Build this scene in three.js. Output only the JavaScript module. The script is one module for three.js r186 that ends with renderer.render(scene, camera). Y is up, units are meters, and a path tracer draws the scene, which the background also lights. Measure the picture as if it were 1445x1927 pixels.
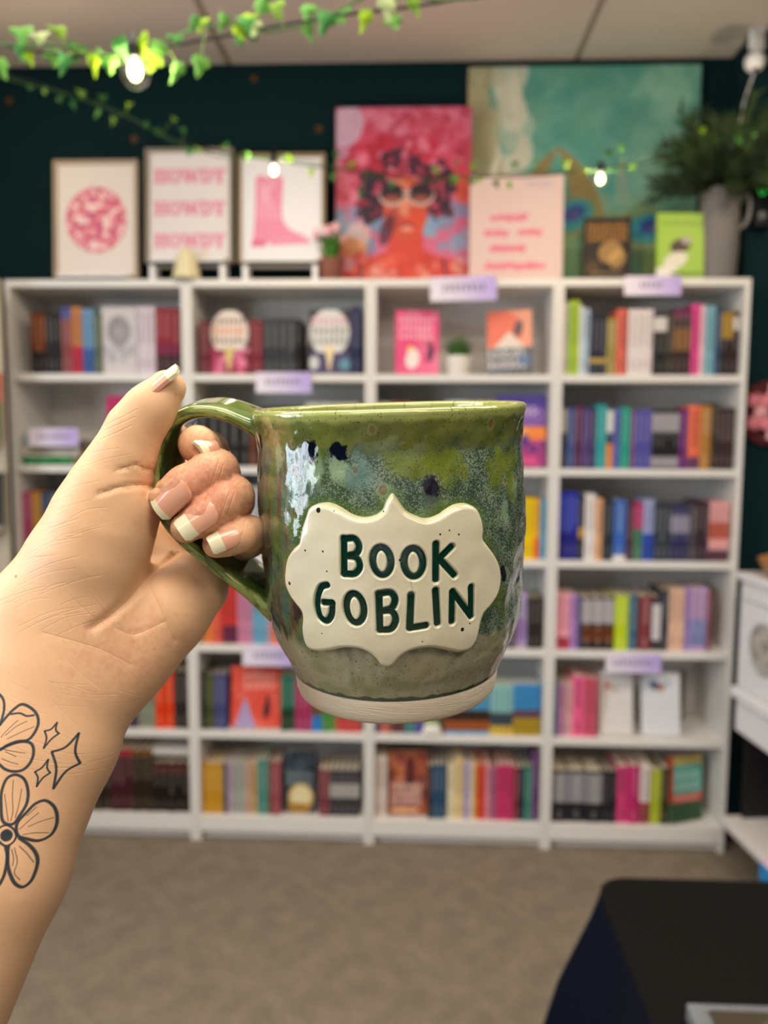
import * as THREE from 'three';
import { mergeGeometries, mergeVertices } from 'three/addons/utils/BufferGeometryUtils.js';
import { RoundedBoxGeometry } from 'three/addons/geometries/RoundedBoxGeometry.js';
import { RectAreaLightUniformsLib } from 'three/addons/lights/RectAreaLightUniformsLib.js';
import { createNoise3D, createNoise2D } from 'simplex-noise';

// ---------- camera ----------
const scene = new THREE.Scene();
const camera = new THREE.PerspectiveCamera(65.53, 1445 / 1927, 0.05, 30);
camera.position.set(0, 1.44, 0);
camera.rotation.order = 'YXZ';
camera.rotation.set(-0.0968754, 0.0403221, 0.0054737);
camera.focus = 0.262;
camera.userData.fStop = 9;
// ---------- sky, lights, exposure ----------
scene.background = new THREE.Color(0.62, 0.78, 1.0);
scene.backgroundIntensity = 0.2;
RectAreaLightUniformsLib.init();
const renderer = new THREE.WebGLRenderer({ antialias: true });
renderer.toneMapping = THREE.LinearToneMapping;
renderer.toneMappingExposure = 1.0;
renderer.shadowMap.enabled = true;
const PANEL_POWER = 6.8, FILL_PANEL_POWER = 8.5;
const WINDOWS = [ // daylight through the shop windows: centre, width, height, faces
  { at: [-2.198, 1.7, -0.15], w: 1.3, h: 1.5, look: [1, 0, 0], power: 9 },
  { at: [0.1, 1.5, 2.54], w: 2.6, h: 2.2, look: [0, 0, -1], power: 0.12 },
];
for (const w of WINDOWS) {
  const l = new THREE.RectAreaLight(new THREE.Color(0.8, 0.9, 1.0), w.power, w.w, w.h);
  l.position.set(...w.at); l.lookAt(w.at[0] + w.look[0], w.at[1] + w.look[1], w.at[2] + w.look[2]);
  l.name = 'window_daylight'; scene.add(l);
}
const PANELS = [[-1.296, -0.83], [-0.064, -0.83], [1.168, -0.83], [-0.064, 0.4], [-1.296, 1.63], [1.168, 1.0]];  // last three, behind the camera, are unseen fill added to light the hand

// ---------- helpers ----------
let seed = 7;
const rnd = () => { seed = (seed + 0x6d2b79f5) | 0; let t = Math.imul(seed ^ (seed >>> 15), 1 | seed); t = (t + Math.imul(t ^ (t >>> 7), 61 | t)) ^ t; return ((t ^ (t >>> 14)) >>> 0) / 4294967296; };
const rr = (a, b) => a + (b - a) * rnd();
const n3 = createNoise3D(rnd), n2 = createNoise2D(rnd);
const clamp = (x, a, b) => Math.min(b, Math.max(a, x));
const sst = (a, b, x) => { const t = clamp((x - a) / (b - a), 0, 1); return t * t * (3 - 2 * t); };
const V = (x, y, z) => new THREE.Vector3(x, y, z);
const std = (color, roughness = 0.6, o = {}) => new THREE.MeshStandardMaterial({ color, roughness, ...o });
const phy = (color, roughness = 0.5, o = {}) => new THREE.MeshPhysicalMaterial({ color, roughness, ...o });
const lin = (r, g, b) => new THREE.Color().setRGB(r, g, b);
const names = new Map();
function numbered(n) { const k = names.get(n) || 0; names.set(n, k + 1); return k ? `${n}_${String(k).padStart(3, '0')}` : n; }
function shade(o) { o.traverse((m) => { if (m.isMesh) { m.castShadow = true; m.receiveShadow = true; } }); return o; }
function thing(name, label, category, pos = [0, 0, 0], group) {
  const o = new THREE.Group(); o.name = numbered(name); o.position.set(...pos);
  o.userData = { label, category }; if (group) o.userData.group = group;
  scene.add(o); return o;
}
function part(name, geo, mat, parent, label) {
  const m = new THREE.Mesh(geo, mat); m.name = name; m.castShadow = m.receiveShadow = true;
  if (label) m.userData.label = label; parent.add(m); return m;
}
function solo(name, geo, mat, label, category, pos = [0, 0, 0], group) {
  const m = part(numbered(name), geo, mat, scene); m.position.set(...pos); m.userData = { label, category }; if (group) m.userData.group = group; return m;
}
function struct(name, geo, mat, parent = scene) { const m = part(name, geo, mat, parent); if (parent === scene) m.userData.kind = 'structure'; return m; }
const merge = (l) => mergeGeometries(l.map((g) => (g.index ? g.toNonIndexed() : g)).map((g) => { for (const k of Object.keys(g.attributes)) if (!['position', 'normal', 'uv'].includes(k)) g.deleteAttribute(k); return g; }));
const box = (w, h, d, x = 0, y = 0, z = 0, r = 0) => (r ? new RoundedBoxGeometry(w, h, d, 2, r) : new THREE.BoxGeometry(w, h, d)).translate(x, y, z);
const span = (x0, x1, y0, y1, z0, z1, r = 0) => box(x1 - x0, y1 - y0, z1 - z0, (x0 + x1) / 2, (y0 + y1) / 2, (z0 + z1) / 2, r);
const lathe = (pts, n = 48) => new THREE.LatheGeometry(pts.map((p) => new THREE.Vector2(p[0], p[1])), n);
const tube = (pts, r, n = 40, s = 8, closed = false) => new THREE.TubeGeometry(new THREE.CatmullRomCurve3(pts.map((p) => (p.isVector3 ? p : V(...p))), closed), n, r, s, closed);
function canvas(w, h, draw, srgb = true) {
  const c = document.createElement('canvas'); c.width = w; c.height = h; const g = c.getContext('2d'); draw(g, w, h);
  const t = new THREE.CanvasTexture(c); if (srgb) t.colorSpace = THREE.SRGBColorSpace; t.magFilter = THREE.LinearFilter; return t;
}
function grid(nu, nv, f) { // f(u,v) -> [x,y,z]
  const p = [], uv = [], ix = [];
  for (let j = 0; j <= nv; j++) for (let i = 0; i <= nu; i++) { const q = f(i / nu, j / nv); p.push(q[0], q[1], q[2]); uv.push(q[3] ?? i / nu, q[4] ?? j / nv); }
  for (let j = 0; j < nv; j++) for (let i = 0; i < nu; i++) { const a = j * (nu + 1) + i, b = a + 1, c = a + nu + 1, d = c + 1; ix.push(a, b, d, a, d, c); }
  const g = new THREE.BufferGeometry(); g.setAttribute('position', new THREE.Float32BufferAttribute(p, 3)); g.setAttribute('uv', new THREE.Float32BufferAttribute(uv, 2)); g.setIndex(ix); g.computeVertexNormals(); return g;
}
function noiseTex(size, base, amp, scales, srgb = true) { // grain of a surface; base and amp in 0..255
  const d = new Uint8Array(size * size * 4);
  for (let y = 0; y < size; y++) for (let x = 0; x < size; x++) {
    let n = 0, k = 0; for (const [s, a] of scales) { const u = (x / size) * Math.PI * 2, v = (y / size) * Math.PI * 2, R = s / (2 * Math.PI); n += a * n3(Math.cos(u) * R + 7 * k, Math.sin(u) * R + Math.cos(v) * R, Math.sin(v) * R + 3 * k); k++; }
    const o = (y * size + x) * 4; for (let c = 0; c < 3; c++) d[o + c] = clamp(base[c] + n * amp[c], 0, 255); d[o + 3] = 255;
  }
  const t = new THREE.DataTexture(d, size, size); t.wrapS = t.wrapT = THREE.RepeatWrapping; t.magFilter = THREE.LinearFilter; if (srgb) t.colorSpace = THREE.SRGBColorSpace; t.needsUpdate = true; return t;
}
function metreUV(g, s) { // planar uv in metres / s by the facing of each vertex
  const p = g.attributes.position, n = g.attributes.normal, uv = new Float32Array(p.count * 2);
  for (let i = 0; i < p.count; i++) { const ax = Math.abs(n.getX(i)), ay = Math.abs(n.getY(i)); const x = p.getX(i), y = p.getY(i), z = p.getZ(i); const [a, b] = ay > 0.7 ? [x, z] : ax > 0.7 ? [z, y] : [x, y]; uv[2 * i] = a / s; uv[2 * i + 1] = b / s; }
  g.setAttribute('uv', new THREE.BufferAttribute(uv, 2)); return g;
}

// ---------- the room ----------
const ROOM = { x0: -2.2, x1: 2.1, z0: -2.975, z1: 2.6, h: 2.755 };
const carpetMap = noiseTex(512, [134, 121, 104], [24, 23, 22], [[90, 0.5], [40, 0.35], [6, 0.35], [200, 0.4]]);
const carpetBump = noiseTex(512, [128, 128, 128], [100, 100, 100], [[110, 0.6], [220, 0.5]], false);
const M = {
  wall: phy('#05272b', 0.85, { specularIntensity: 0.4, bumpMap: noiseTex(256, [128, 128, 128], [60, 60, 60], [[40, 0.6], [14, 0.4]], false), bumpScale: 0.0006 }),
  ceil: std('#f2e6de', 0.9, { map: noiseTex(256, [236, 234, 232], [16, 16, 16], [[60, 0.6], [120, 0.5]]), bumpMap: noiseTex(256, [128, 128, 128], [100, 100, 100], [[70, 0.6], [20, 0.4]], false), bumpScale: 0.0012 }),
  carpet: std('#ffffff', 1, { map: carpetMap, bumpMap: carpetBump, bumpScale: 0.004 }),
  white: std('#e9e6e1', 0.42), white2: std('#f1f1f3', 0.35), tbar: std('#a99c90', 0.6),
  pages: std('#d9cdb4', 0.9), dark: std('#17181a', 0.6), black: std('#0c0c0d', 0.5), glass: phy('#ffffff', 0.02, { transmission: 1, ior: 1.45 }),
  brown: std('#6b4a2c', 0.6), gold: std('#a8742a', 0.4, { metalness: 0.8 }), metal: std('#b9b9b6', 0.3, { metalness: 1 }),
};
{
  const { x0, x1, z0, z1, h } = ROOM, T = 0.12;
  struct('floor', metreUV(span(x0 - T, x1 + T, -0.1, 0, z0 - T, z1 + T), 0.55), M.carpet);
  struct('wall_back', metreUV(span(x0 - T, x1 + T, 0, h + 0.1, z0 - T, z0), 0.4), M.wall);
  struct('wall_right', metreUV(span(x1, x1 + T, 0, h + 0.1, z0, z1 + T), 0.4), M.wall);
  struct('wall_right_return', metreUV(span(1.086, x1, 0, h + 0.08, z0, -2.768), 0.4), M.wall);
  const hole = (a0, a1, b0, b1, lo, hi) => [[a0, lo, 0, h + 0.1], [hi, a1, 0, h + 0.1], [lo, hi, 0, b0], [lo, hi, b1, h + 0.1]];
  const L = WINDOWS[0], F = WINDOWS[1];
  struct('wall_left', metreUV(merge(hole(z0, z1 + T, L.at[1] - L.h / 2, L.at[1] + L.h / 2, L.at[2] - L.w / 2, L.at[2] + L.w / 2).map(([a, b, c, d]) => span(x0 - T, x0, c, d, a, b))), 0.4), M.wall);
  struct('wall_front', metreUV(merge(hole(x0, x1, F.at[1] - F.h / 2, F.at[1] + F.h / 2, F.at[0] - F.w / 2, F.at[0] + F.w / 2).map(([a, b, c, d]) => span(a, b, c, d, z1, z1 + T))), 0.4), M.wall);
  struct('ceiling', span(x0 - T, x1 + T, h + 0.05, h + 0.15, z0 - T, z1 + T), M.ceil);
  const ceil = scene.getObjectByName('ceiling');
  const xs = [x0, -1.913, -0.681, 0.552, 1.784, x1], zs = [z0]; for (let z = z0 + 0.61; z < z1; z += 0.615) zs.push(z); zs.push(z1);
  for (let i = 0; i < xs.length - 1; i++) for (let k = 0; k < zs.length - 1; k++) {
    const cx = (xs[i] + xs[i + 1]) / 2, cz = (zs[k] + zs[k + 1]) / 2;
    if (PANELS.some(([px, pz]) => Math.abs(px - cx) < 0.3 && Math.abs(pz - cz) < 0.31)) continue;
    struct('ceiling_tile', metreUV(span(xs[i] + 0.011, xs[i + 1] - 0.011, h, h + 0.016, zs[k] + 0.011, zs[k + 1] - 0.011, 0.004), 0.3), M.ceil, ceil);
  }
  for (const x of xs.slice(1, -1)) struct('ceiling_bar', span(x - 0.013, x + 0.013, h + 0.006, h + 0.03, z0, z1), M.tbar, ceil);
  for (const z of zs.slice(1, -1)) struct('ceiling_bar', span(x0, x1, h + 0.0065, h + 0.0305, z - 0.012, z + 0.012), M.tbar, ceil);
  PANELS.forEach(([px, pz], i) => {
    const i2 = xs.findIndex((x) => x > px), k2 = zs.findIndex((z) => z > pz), cz = (zs[k2 - 1] + zs[k2]) / 2, cx = (xs[i2 - 1] + xs[i2]) / 2;
    const t = thing('ceiling_light', `flat rectangular light panel set in the ceiling grid, ${['over the left of the bookcases', 'over the middle of the bookcases', 'over the white console', 'added fill just behind the camera', 'added fill near the left window', 'added fill behind camera on the right'][i]}`, 'ceiling light', [cx, h, cz], 'ceiling light panels');
    part('light_frame', merge([span(-0.6, 0.6, 0, 0.02, -0.297, -0.285), span(-0.6, 0.6, 0, 0.02, 0.285, 0.297), span(-0.6, -0.588, 0, 0.02, -0.285, 0.285), span(0.588, 0.6, 0, 0.02, -0.285, 0.285)]), M.white2, t);
    part('light_diffuser', span(-0.588, 0.588, 0.006, 0.014, -0.285, 0.285), std('#fff6e8', 0.6, { emissive: lin(1, 0.86, 0.68), emissiveIntensity: 2 }), t);
    const l = new THREE.RectAreaLight(lin(1, 0.88, 0.75), i < 3 ? PANEL_POWER : FILL_PANEL_POWER, 1.15, 0.55); l.position.set(cx, h - 0.004, cz); l.lookAt(cx, 0, cz); l.name = 'ceiling_panel_light'; scene.add(l);
  });
  // shop windows
  WINDOWS.forEach((w, i) => {
    const g = new THREE.Group(); g.name = `window_${i + 1}`; g.userData.kind = 'structure'; scene.add(g);
    g.position.set(i ? w.at[0] : x0 - 0.06, w.at[1], i ? z1 + 0.06 : w.at[2]); g.rotation.y = i ? Math.PI : Math.PI / 2;
    const a = w.w / 2, b = w.h / 2, f = 0.05;
    part('added_window_bar', merge([...[-1, 1].map((k) => span(k * a * 0.36 - 0.028, k * a * 0.36 + 0.028, -b, b, 0.068, 0.09)), span(-a, a, -0.03, 0.03, 0.07, 0.088)]), M.white2, g); part('window_frame', merge([span(-a, a, b - f, b, -0.05, 0.05), span(-a, a, -b, -b + f, -0.05, 0.05), span(-a, -a + f, -b + f, b - f, -0.05, 0.05), span(a - f, a, -b + f, b - f, -0.05, 0.05), span(-0.02, 0.02, -b + f, b - f, -0.03, 0.03)]), M.white2, g);  // cross bars added to break up the window glint on the mug; then the frame
    for (const s of [-1, 1]) part('window_pane', span(s > 0 ? 0.02 : -a + f, s > 0 ? a - f : -0.02, -b + f, b - f, -0.003, 0.003), M.glass, g);
  });
  struct('baseboard_back', span(x0, 1.086, 0, 0.09, z0, z0 + 0.012), M.white);
}

// ---------- bookcases ----------
const BC = { x: -0.15537, w: 0.616, top: 1.95, pitch: 0.31, zf: -2.675, d: 0.292 };
const ROWS = ['top', 'second', 'third', 'fourth', 'fifth', 'bottom'], COLS = ['leftmost', 'second', 'third', 'rightmost'];
{
  const T = 0.018, B = 0.024, { w, top, pitch, d } = BC;
  for (let c = 0; c < 4; c++) {
    const t = thing('bookcase', ['white bookcase at the left end, under the framed round pink print', 'white bookcase second from left, under the pink boot print', 'white bookcase third from left, under the red portrait canvas', 'white bookcase at the right end, under the grey jug of dark needles'][c], 'bookcase', [BC.x + (c - 2) * w + w / 2, 0, BC.zf], 'four white bookcases along the back wall');
    for (const s of [-1, 1]) part('side_panel', box(T - 0.001, top, d, s * (w / 2 - T / 2 - 0.0003), top / 2, -d / 2, 0.0015), M.white, t);
    part('top_panel', span(-w / 2 + T, w / 2 - T, top - B, top, -d, 0, 0.0015), M.white, t);
    for (let k = 1; k < 6; k++) part('shelf', span(-w / 2 + T, w / 2 - T, top - k * pitch - B, top - k * pitch, -d + 0.006, -0.003, 0.0015), M.white, t);
    part('bottom_panel', span(-w / 2 + T, w / 2 - T, top - 6 * pitch - 0.055, top - 6 * pitch, -d + 0.006, -0.001, 0.0015), M.white, t);
    part('kick_board', span(-w / 2 + T, w / 2 - T, 0, 0.035, -0.045, -0.03), M.white, t);
    part('back_panel', span(-w / 2 + T, w / 2 - T, 0.04, top - B, -d, -d + 0.006), M.white, t);
  }
}

// ---------- books ----------
const BOOKS = `3 0 2 11 233 1 e8b4b8
3 0 11 23 238 1 b9d3b0
3 0 23 55 245 2 a8c838
3 0 56 66 228 1 eef0e4
3 0 66 91 218 1 a9bcd0
3 0 92 147 193 3 262a3c c0a050@.7-.78
3 0 147 177 186 2 a08f50
3 0 178 213 215 1 d86a58
3 0 216 297 215 4 e8dcdc
3 0 300 342 203 2 1d1d20 d8d4d0@.08-.3
3 0 342 364 208 1 38342c
3 0 364 421 218 3 3a2a2c 6a2a50@0-.16 7a5028@.3-.62
3 0 423 450 232 1 e04a90
3 0 450 465 227 1 ecc0cc
3 0 465 499 225 2 7fb4c2
3 0 500 519 217 1 30486a
3 0 520 557 208 2 2c2220 a07a20@.03-.42
3 0 557 574 208 1 2e2226 c8c0c0@.1-.3
3 1 3 23 200 2 302e30 b8b0a8@.02-.4
3 1 23 53 205 2 45538a
3 1 53 73 213 1 5f2440
3 1 73 103 203 2 51407a
3 1 104 121 200 1 40345e
3 1 121 156 213 2 30a0a4
3 1 156 179 201 1 2a3854 d8d8d0@.05-.4 e08a3a@.58-1
3 1 179 204 201 1 5c68b0
3 1 204 234 206 2 22a088
3 1 235 252 196 1 705080
3 1 252 305 198 3 5552a4
3 1 305 397 199 4 1e1d22 9c98a0@.08-.38 9c98a0@.78-.95
3 1 397 425 202 2 6a2a70
3 1 424 464 212 1 f07452 70406a@.8-1
3 1 464 501 212 1 b07c3c
3 1 501 518 222 1 3c322c
3 1 519 577 205 3 38282a
3 2 2 71 231 3 2432a8 201f80@.6-1
3 2 72 92 219 2 3c3c46 c09838@.5-.65
3 2 92 128 225 2 ece6e4
3 2 128 153 209 1 e0aa7c
3 2 154 189 204 2 2b3238
3 2 189 232 205 1 3a68bc e8e4e4@.9-1
3 2 233 256 195 1 4c2a3a
3 2 256 289 195 2 b43468 4d7c64@.45-1
3 2 288 324 206 2 a4aedc 3450b4@.55-1
3 2 324 380 190 3 38404a
3 2 380 443 191 3 30305a 8a88a0@.2-.5
3 2 443 466 192 1 4c4648
3 2 465 508 202 3 3e2c3a
3 2 508 573 202 3 e8a8a8 c46450@.35-.62 5e3a4a@.8-1
3 3 2 10 203 1 f0b2ca
3 3 10 52 195 2 f2a6b4 b43a4c@.78-1
3 3 52 77 192 1 b284c4
3 3 77 91 181 1 3c4a7a
3 3 91 204 181 3 2a2224 a8a2a6@.05-.5 66361a@.55-.85
3 3 204 251 186 1 bcd422
3 3 251 281 189 1 3a6480
3 3 284 328 187 1 803a40
3 3 331 361 185 1 2a2a32 d0ccd0@.15-.8
3 3 360 385 208 1 323642
3 3 387 439 214 2 e4bca2
3 3 439 458 214 1 9c82c4
3 3 458 516 218 2 c4a2cc 8a90c0@.5-.9
3 3 516 527 210 1 904a50
3 4 2 21 195 1 2c5e86
3 4 19 47 186 1 ba84a4
3 4 47 72 193 1 e2aaaa
3 4 68 110 213 1 f26494
3 4 110 155 208 2 d45c74
3 5 2 182 186 3 232227 8c8a90@.06-.62
3 5 182 230 187 3 1d1d26
3 5 230 272 203 1 d4447e
3 5 272 308 207 1 c42c6e
3 5 311 345 211 1 ecdeda a04c52@.62-1
3 5 348 385 191 1 aeba2c
3 5 384 410 201 1 3a3422
H2 1 6 49 218 3 d8d4cc
H2 1 49 120 220 3 a04a40
H2 1 120 173 212 3 4a3a38
H2 1 173 235 212 3 30506a
2 1 235 306 225 3 b8ccd0
2 1 306 399 223 3 d8b4b4
H2 2 154 288 198 5 4a4a58
H2 2 288 456 199 6 7a6a52
2 2 456 501 201 3 d09a40
2 2 501 536 208 3 f2cf10
2 2 536 556 207 2 f0b428 f07a28@.65-1
2 2 559 577 202 2 6aaccc
H2 3 157 361 169 6 60507a
H2 3 361 483 171 3 504a56
2 3 524 574 177 3 2e2824
2 4 2 15 156 1 34508a
2 4 15 55 156 2 c46a5c e0dcdc@.3-.6
2 4 55 105 157 3 5a2c34
2 4 105 143 163 2 3e8080 d8b838@0-.3
2 4 143 199 164 3 54489c d0a040@.5-.7
2 4 199 247 170 3 e89040 6a4838@.6-1
2 4 247 402 175 6 58a4d2 3c2a20@.5-.72 a85a28@.72-.92
2 4 402 482 178 4 92cac8 3e4c58@.55-.8 d8b848@.8-1
2 4 482 577 182 4 4094d4 6a4a58@.5-.65 b09428@.65-1
2 5 2 45 220 3 e2d0c4
2 5 188 203 190 1 3c3030
2 5 203 253 195 3 2c4e6e
2 5 257 284 196 2 e8dcb8
2 5 283 312 217 2 ead090
2 5 312 336 208 2 baaaca
2 5 336 350 203 1 e8dcc0
2 5 350 364 199 1 e29434
2 5 364 388 199 2 da442c
2 5 388 407 199 1 e88a9c
2 5 407 426 190 2 a06a88
2 5 426 488 200 3 cc3a6c
2 5 488 507 192 1 842c38
2 5 507 526 192 1 22283c
2 5 526 554 198 2 3c7e6e
2 5 553 574 247 2 6c3c7a
1 0 17 49 179 3 6e2c34
1 0 190 231 181 2 7e2632
1 0 235 342 187 4 36383e
1 0 342 362 183 1 121214
1 0 529 564 224 3 282c52
1 1 4 186 202 5 1c1a1a
1 1 186 207 195 1 6a3a28
1 1 207 366 203 5 1a1a1c
1 1 375 558 216 4 c8c8c0
H1 2 4 119 239 3 7a8a9a
H1 2 119 230 240 3 b8b8c0
H1 2 230 375 241 4 6a7a9a
H1 2 375 557 242 5 4a4a60
1 3 13 44 235 1 e08038
1 3 44 73 235 1 e0644a
1 3 73 83 240 1 d04038
1 3 83 135 240 2 d03c34 6a2c48@.72-1
1 3 135 186 243 2 d084a4
1 3 186 238 243 2 6ea8c4
1 3 237 250 238 1 b0a0b8
1 3 250 274 238 1 e07a60
1 3 274 301 238 1 d8607c
1 3 301 566 239 6 8a6a8a
1 4 2 21 204 2 1e2c22
1 4 21 48 197 2 4c4e22
1 4 48 93 200 3 464a7e
1 4 285 335 199 2 216c56 22402e@.6-1
1 4 335 394 185 3 aa3462
1 4 394 430 191 2 3482d2 70503a@.4-.7
1 4 430 479 192 2 4c8c3c
1 4 479 567 193 3 c43c3a 84482c@.1-.7
1 5 2 76 183 3 c8921f
1 5 76 91 185 1 3a3e52
1 5 91 114 191 2 baa2b2
1 5 114 151 191 3 aab2a6
1 5 151 176 187 2 caaa9a
1 5 176 198 187 1 c8a46a
1 5 199 236 198 2 4c8c84
1 5 236 251 189 1 6a4a34
1 5 251 283 194 2 9c4a54
1 5 417 457 167 2 7c3a44
1 5 457 563 168 5 3a383e a8a4a0@.3-.6
0 0 53 106 206 3 6c300c 1c1616@.62-1
0 0 106 159 202 3 252327
0 0 160 195 225 3 8c4a4c 4a5090@.0-.2
0 0 195 230 225 2 ca8452 ba344c@.58-1
0 0 232 271 217 2 72a0c8 4060a2@.6-1
0 0 271 294 206 2 5c6c5a
0 0 422 482 225 3 dccfd8
0 0 484 565 221 3 8c2836 7c2c4a@.55-.7 3c222a@.7-1
0 2 2 36 217 2 b04a74
0 2 36 69 217 2 c08a30
0 2 69 94 215 1 3a4a70
0 2 94 197 213 3 5a6a7a
0 4 299 356 192 2 6a6a72
0 4 356 393 193 2 3a2440
0 4 393 453 201 3 8c947e
0 4 454 521 213 2 e23c0c
0 4 521 573 207 3 2c2826
0 5 199 287 181 3 2c2218
0 5 288 368 229 3 441820 a0202a@0-.12
0 5 367 439 227 3 2a1e0e 6a4410@0-.12
0 5 438 572 183 5 1c1210 441a14@0-.24
H0 2 214 572 205 9 5a6a7a
H0 3 4 150 205 5 8a5a6a
H0 3 151 330 198 6 405a72
H0 3 331 572 210 8 b8a890
H0 4 4 170 200 5 6a6a72
H0 4 171 255 210 3 3a2440
H0 5 4 60 190 2 2c2218
H0 5 61 130 205 3 441820
H2 2 4 180 205 6 4a4a58
H2 3 4 170 200 6 60507a`.trim().split('\n');
const CW = 32, CH = 192, ATN = 2048;
const bookCells = []; // drawing jobs of the spine atlas
const coverJobs = [];
const COVW = 256, COVH = 384;
const cover = (name) => { let i = coverJobs.indexOf(name); if (i < 0) { coverJobs.push(name); i = coverJobs.length - 1; } const col = i % 8, row = Math.floor(i / 8); return [col * COVW / 2048, 1 - (row + 1) * COVH / 2048, COVW / 2048, COVH / 2048]; };
function spineCell(base, bands, title) { const i = bookCells.length; bookCells.push({ base, bands, title }); const col = i % 64, row = Math.floor(i / 64); return [col * CW / ATN, 1 - (row + 1) * CH / ATN, CW / ATN, CH / ATN]; }
const bookMat = {}; // filled once the atlases are painted
bookMat.spine = phy('#ffffff', 0.6, { specularIntensity: 0.5 }); bookMat.cover = phy('#ffffff', 0.5, { specularIntensity: 0.6 });
// one book: spine towards +z, thickness along x, standing on y = 0; coverCell paints its right-hand board
function bookGeometry(t, h, d, cell, coverCell) {
  const b = Math.min(0.0022, t * 0.18), bulge = Math.min(0.003, t * 0.12), s = new THREE.Shape();
  s.moveTo(-t / 2, d); s.lineTo(-t / 2, bulge); s.quadraticCurveTo(0, -bulge * 0.9, t / 2, bulge); s.lineTo(t / 2, d); s.lineTo(t / 2 - b, d); s.lineTo(t / 2 - b, bulge + b); s.lineTo(-t / 2 + b, bulge + b); s.lineTo(-t / 2 + b, d); s.closePath();
  const g = new THREE.ExtrudeGeometry(s, { depth: h, bevelEnabled: false, curveSegments: 4 }); g.rotateX(-Math.PI / 2); // y up, depth towards -z
  const p = g.attributes.position, nn = g.attributes.normal, uv = g.attributes.uv;
  for (let i = 0; i < p.count; i++) {
    const x = p.getX(i), y = p.getY(i), z = p.getZ(i);
    let u = 0.06; if (nn.getZ(i) > 0.5 && z > -bulge - 0.0005) u = 0.12 + 0.84 * (x / t + 0.5);
    if (coverCell) { const right = nn.getX(i) > 0.5 && x > t / 2 - 0.0005; const cu = right ? 0.01 + 0.98 * clamp(-z / d, 0, 1) : 0.01; uv.setXY(i, coverCell[0] + cu * coverCell[2], coverCell[1] + (0.01 + 0.98 * (y / h)) * coverCell[3]); } else uv.setXY(i, cell[0] + u * cell[2], cell[1] + (0.02 + 0.96 * (y / h)) * cell[3]);
  }
  return g;
}
const pagesGeometry = (t, h, d) => { const b = Math.min(0.0022, t * 0.18); return box(t - 2 * b - 0.0002, h - 0.006, d - 0.008, 0, h / 2, -d / 2 - 0.001); };
function colourWord(hex) {
  const c = new THREE.Color('#' + hex), o = {}; c.getHSL(o, THREE.SRGBColorSpace); const h = o.h * 360, s = o.s, l = o.l;
  if (l < 0.16) return 'black'; if (s < 0.13) return l > 0.75 ? 'white' : l > 0.45 ? 'light grey' : 'dark grey';
  const tone = l > 0.72 ? 'pale ' : l < 0.33 ? 'dark ' : '';
  return tone + (h < 14 || h > 345 ? (l > 0.6 ? 'pink' : 'red') : h < 40 ? (l < 0.4 ? 'brown' : l > 0.65 ? 'peach' : 'orange') : h < 62 ? (l < 0.35 ? 'olive' : l > 0.7 ? 'cream' : 'yellow') : h < 100 ? 'lime green' : h < 160 ? 'green' : h < 195 ? 'teal' : h < 250 ? 'blue' : h < 290 ? 'purple' : h < 320 ? 'mauve' : 'pink');
}
const nth = (n) => n + (n % 100 > 10 && n % 100 < 14 ? 'th' : ['th', 'st', 'nd', 'rd'][n % 10] || 'th');
const placed = {}; // books standing so far on each shelf
const bookBase = (c, r) => [BC.x + (c - 2) * BC.w + 0.018, BC.top - (r + 1) * BC.pitch + 0.0002];
const shelfGroup = (c, r) => `books on the ${ROWS[r]} shelf of the ${COLS[c]} bookcase`;
const hiddenGeo = { cover: [], pages: [] };
for (const line of BOOKS) {
  const hidden = line.startsWith('H'); const f = line.replace(/^H/, '').split(' '); const [c, r, a, b, h, n] = f.slice(0, 6).map(Number), base = f[6];
  const bands = f.slice(7).map((s) => { const [col, rg] = s.split('@'); return [col, ...rg.split('-').map(Number)]; });
  const [bx, by] = bookBase(c, r), w = (b - a) / n / 1000;
  const titleSeed = Math.floor(rnd() * 1e6);
  for (let i = 0; i < n; i++) {
    const t = w - 0.0008, hh = h / 1000 - (n > 1 ? rr(0, 0.0012) : 0), d = rr(0.135, 0.155), x = bx + a / 1000 + (i + 0.5) * w, z = BC.zf - 0.022 - rr(0, 0.006);
    const cell = spineCell(base, bands, titleSeed + (rnd() < 0.75 ? 0 : i));
    if (hidden) { hiddenGeo.cover.push(bookGeometry(t, hh, d, cell).translate(x, by, z)); hiddenGeo.pages.push(pagesGeometry(t, hh, d).translate(x, by, z)); continue; }
    const key = c + ',' + r; placed[key] = (placed[key] || 0) + 1;
    const two = bands.length ? colourWord(bands[0][0]) : '';
    const t1 = colourWord(base), look = two && two !== t1 ? `${t1} and ${two}` : t1;
    const o = thing('book', `${w < 0.017 ? 'slim' : w > 0.026 ? 'thick' : ''} ${look} book, ${nth(placed[key])} upright from left, ${ROWS[r]} shelf, ${COLS[c]} bookcase`.trim(), 'book', [x, by, z], shelfGroup(c, r));
    part('book_cover', bookGeometry(t, hh, d, cell), bookMat.spine, o); part('book_pages', pagesGeometry(t, hh, d), M.pages, o);
  }
}
if (hiddenGeo.cover.length) { const o = thing('book_row', 'rows of upright books hidden behind the mug and hand', 'books'); o.userData.kind = 'stuff'; part('book_cover', merge(hiddenGeo.cover), bookMat.spine, o); part('book_pages', merge(hiddenGeo.pages), M.pages, o); }
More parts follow.
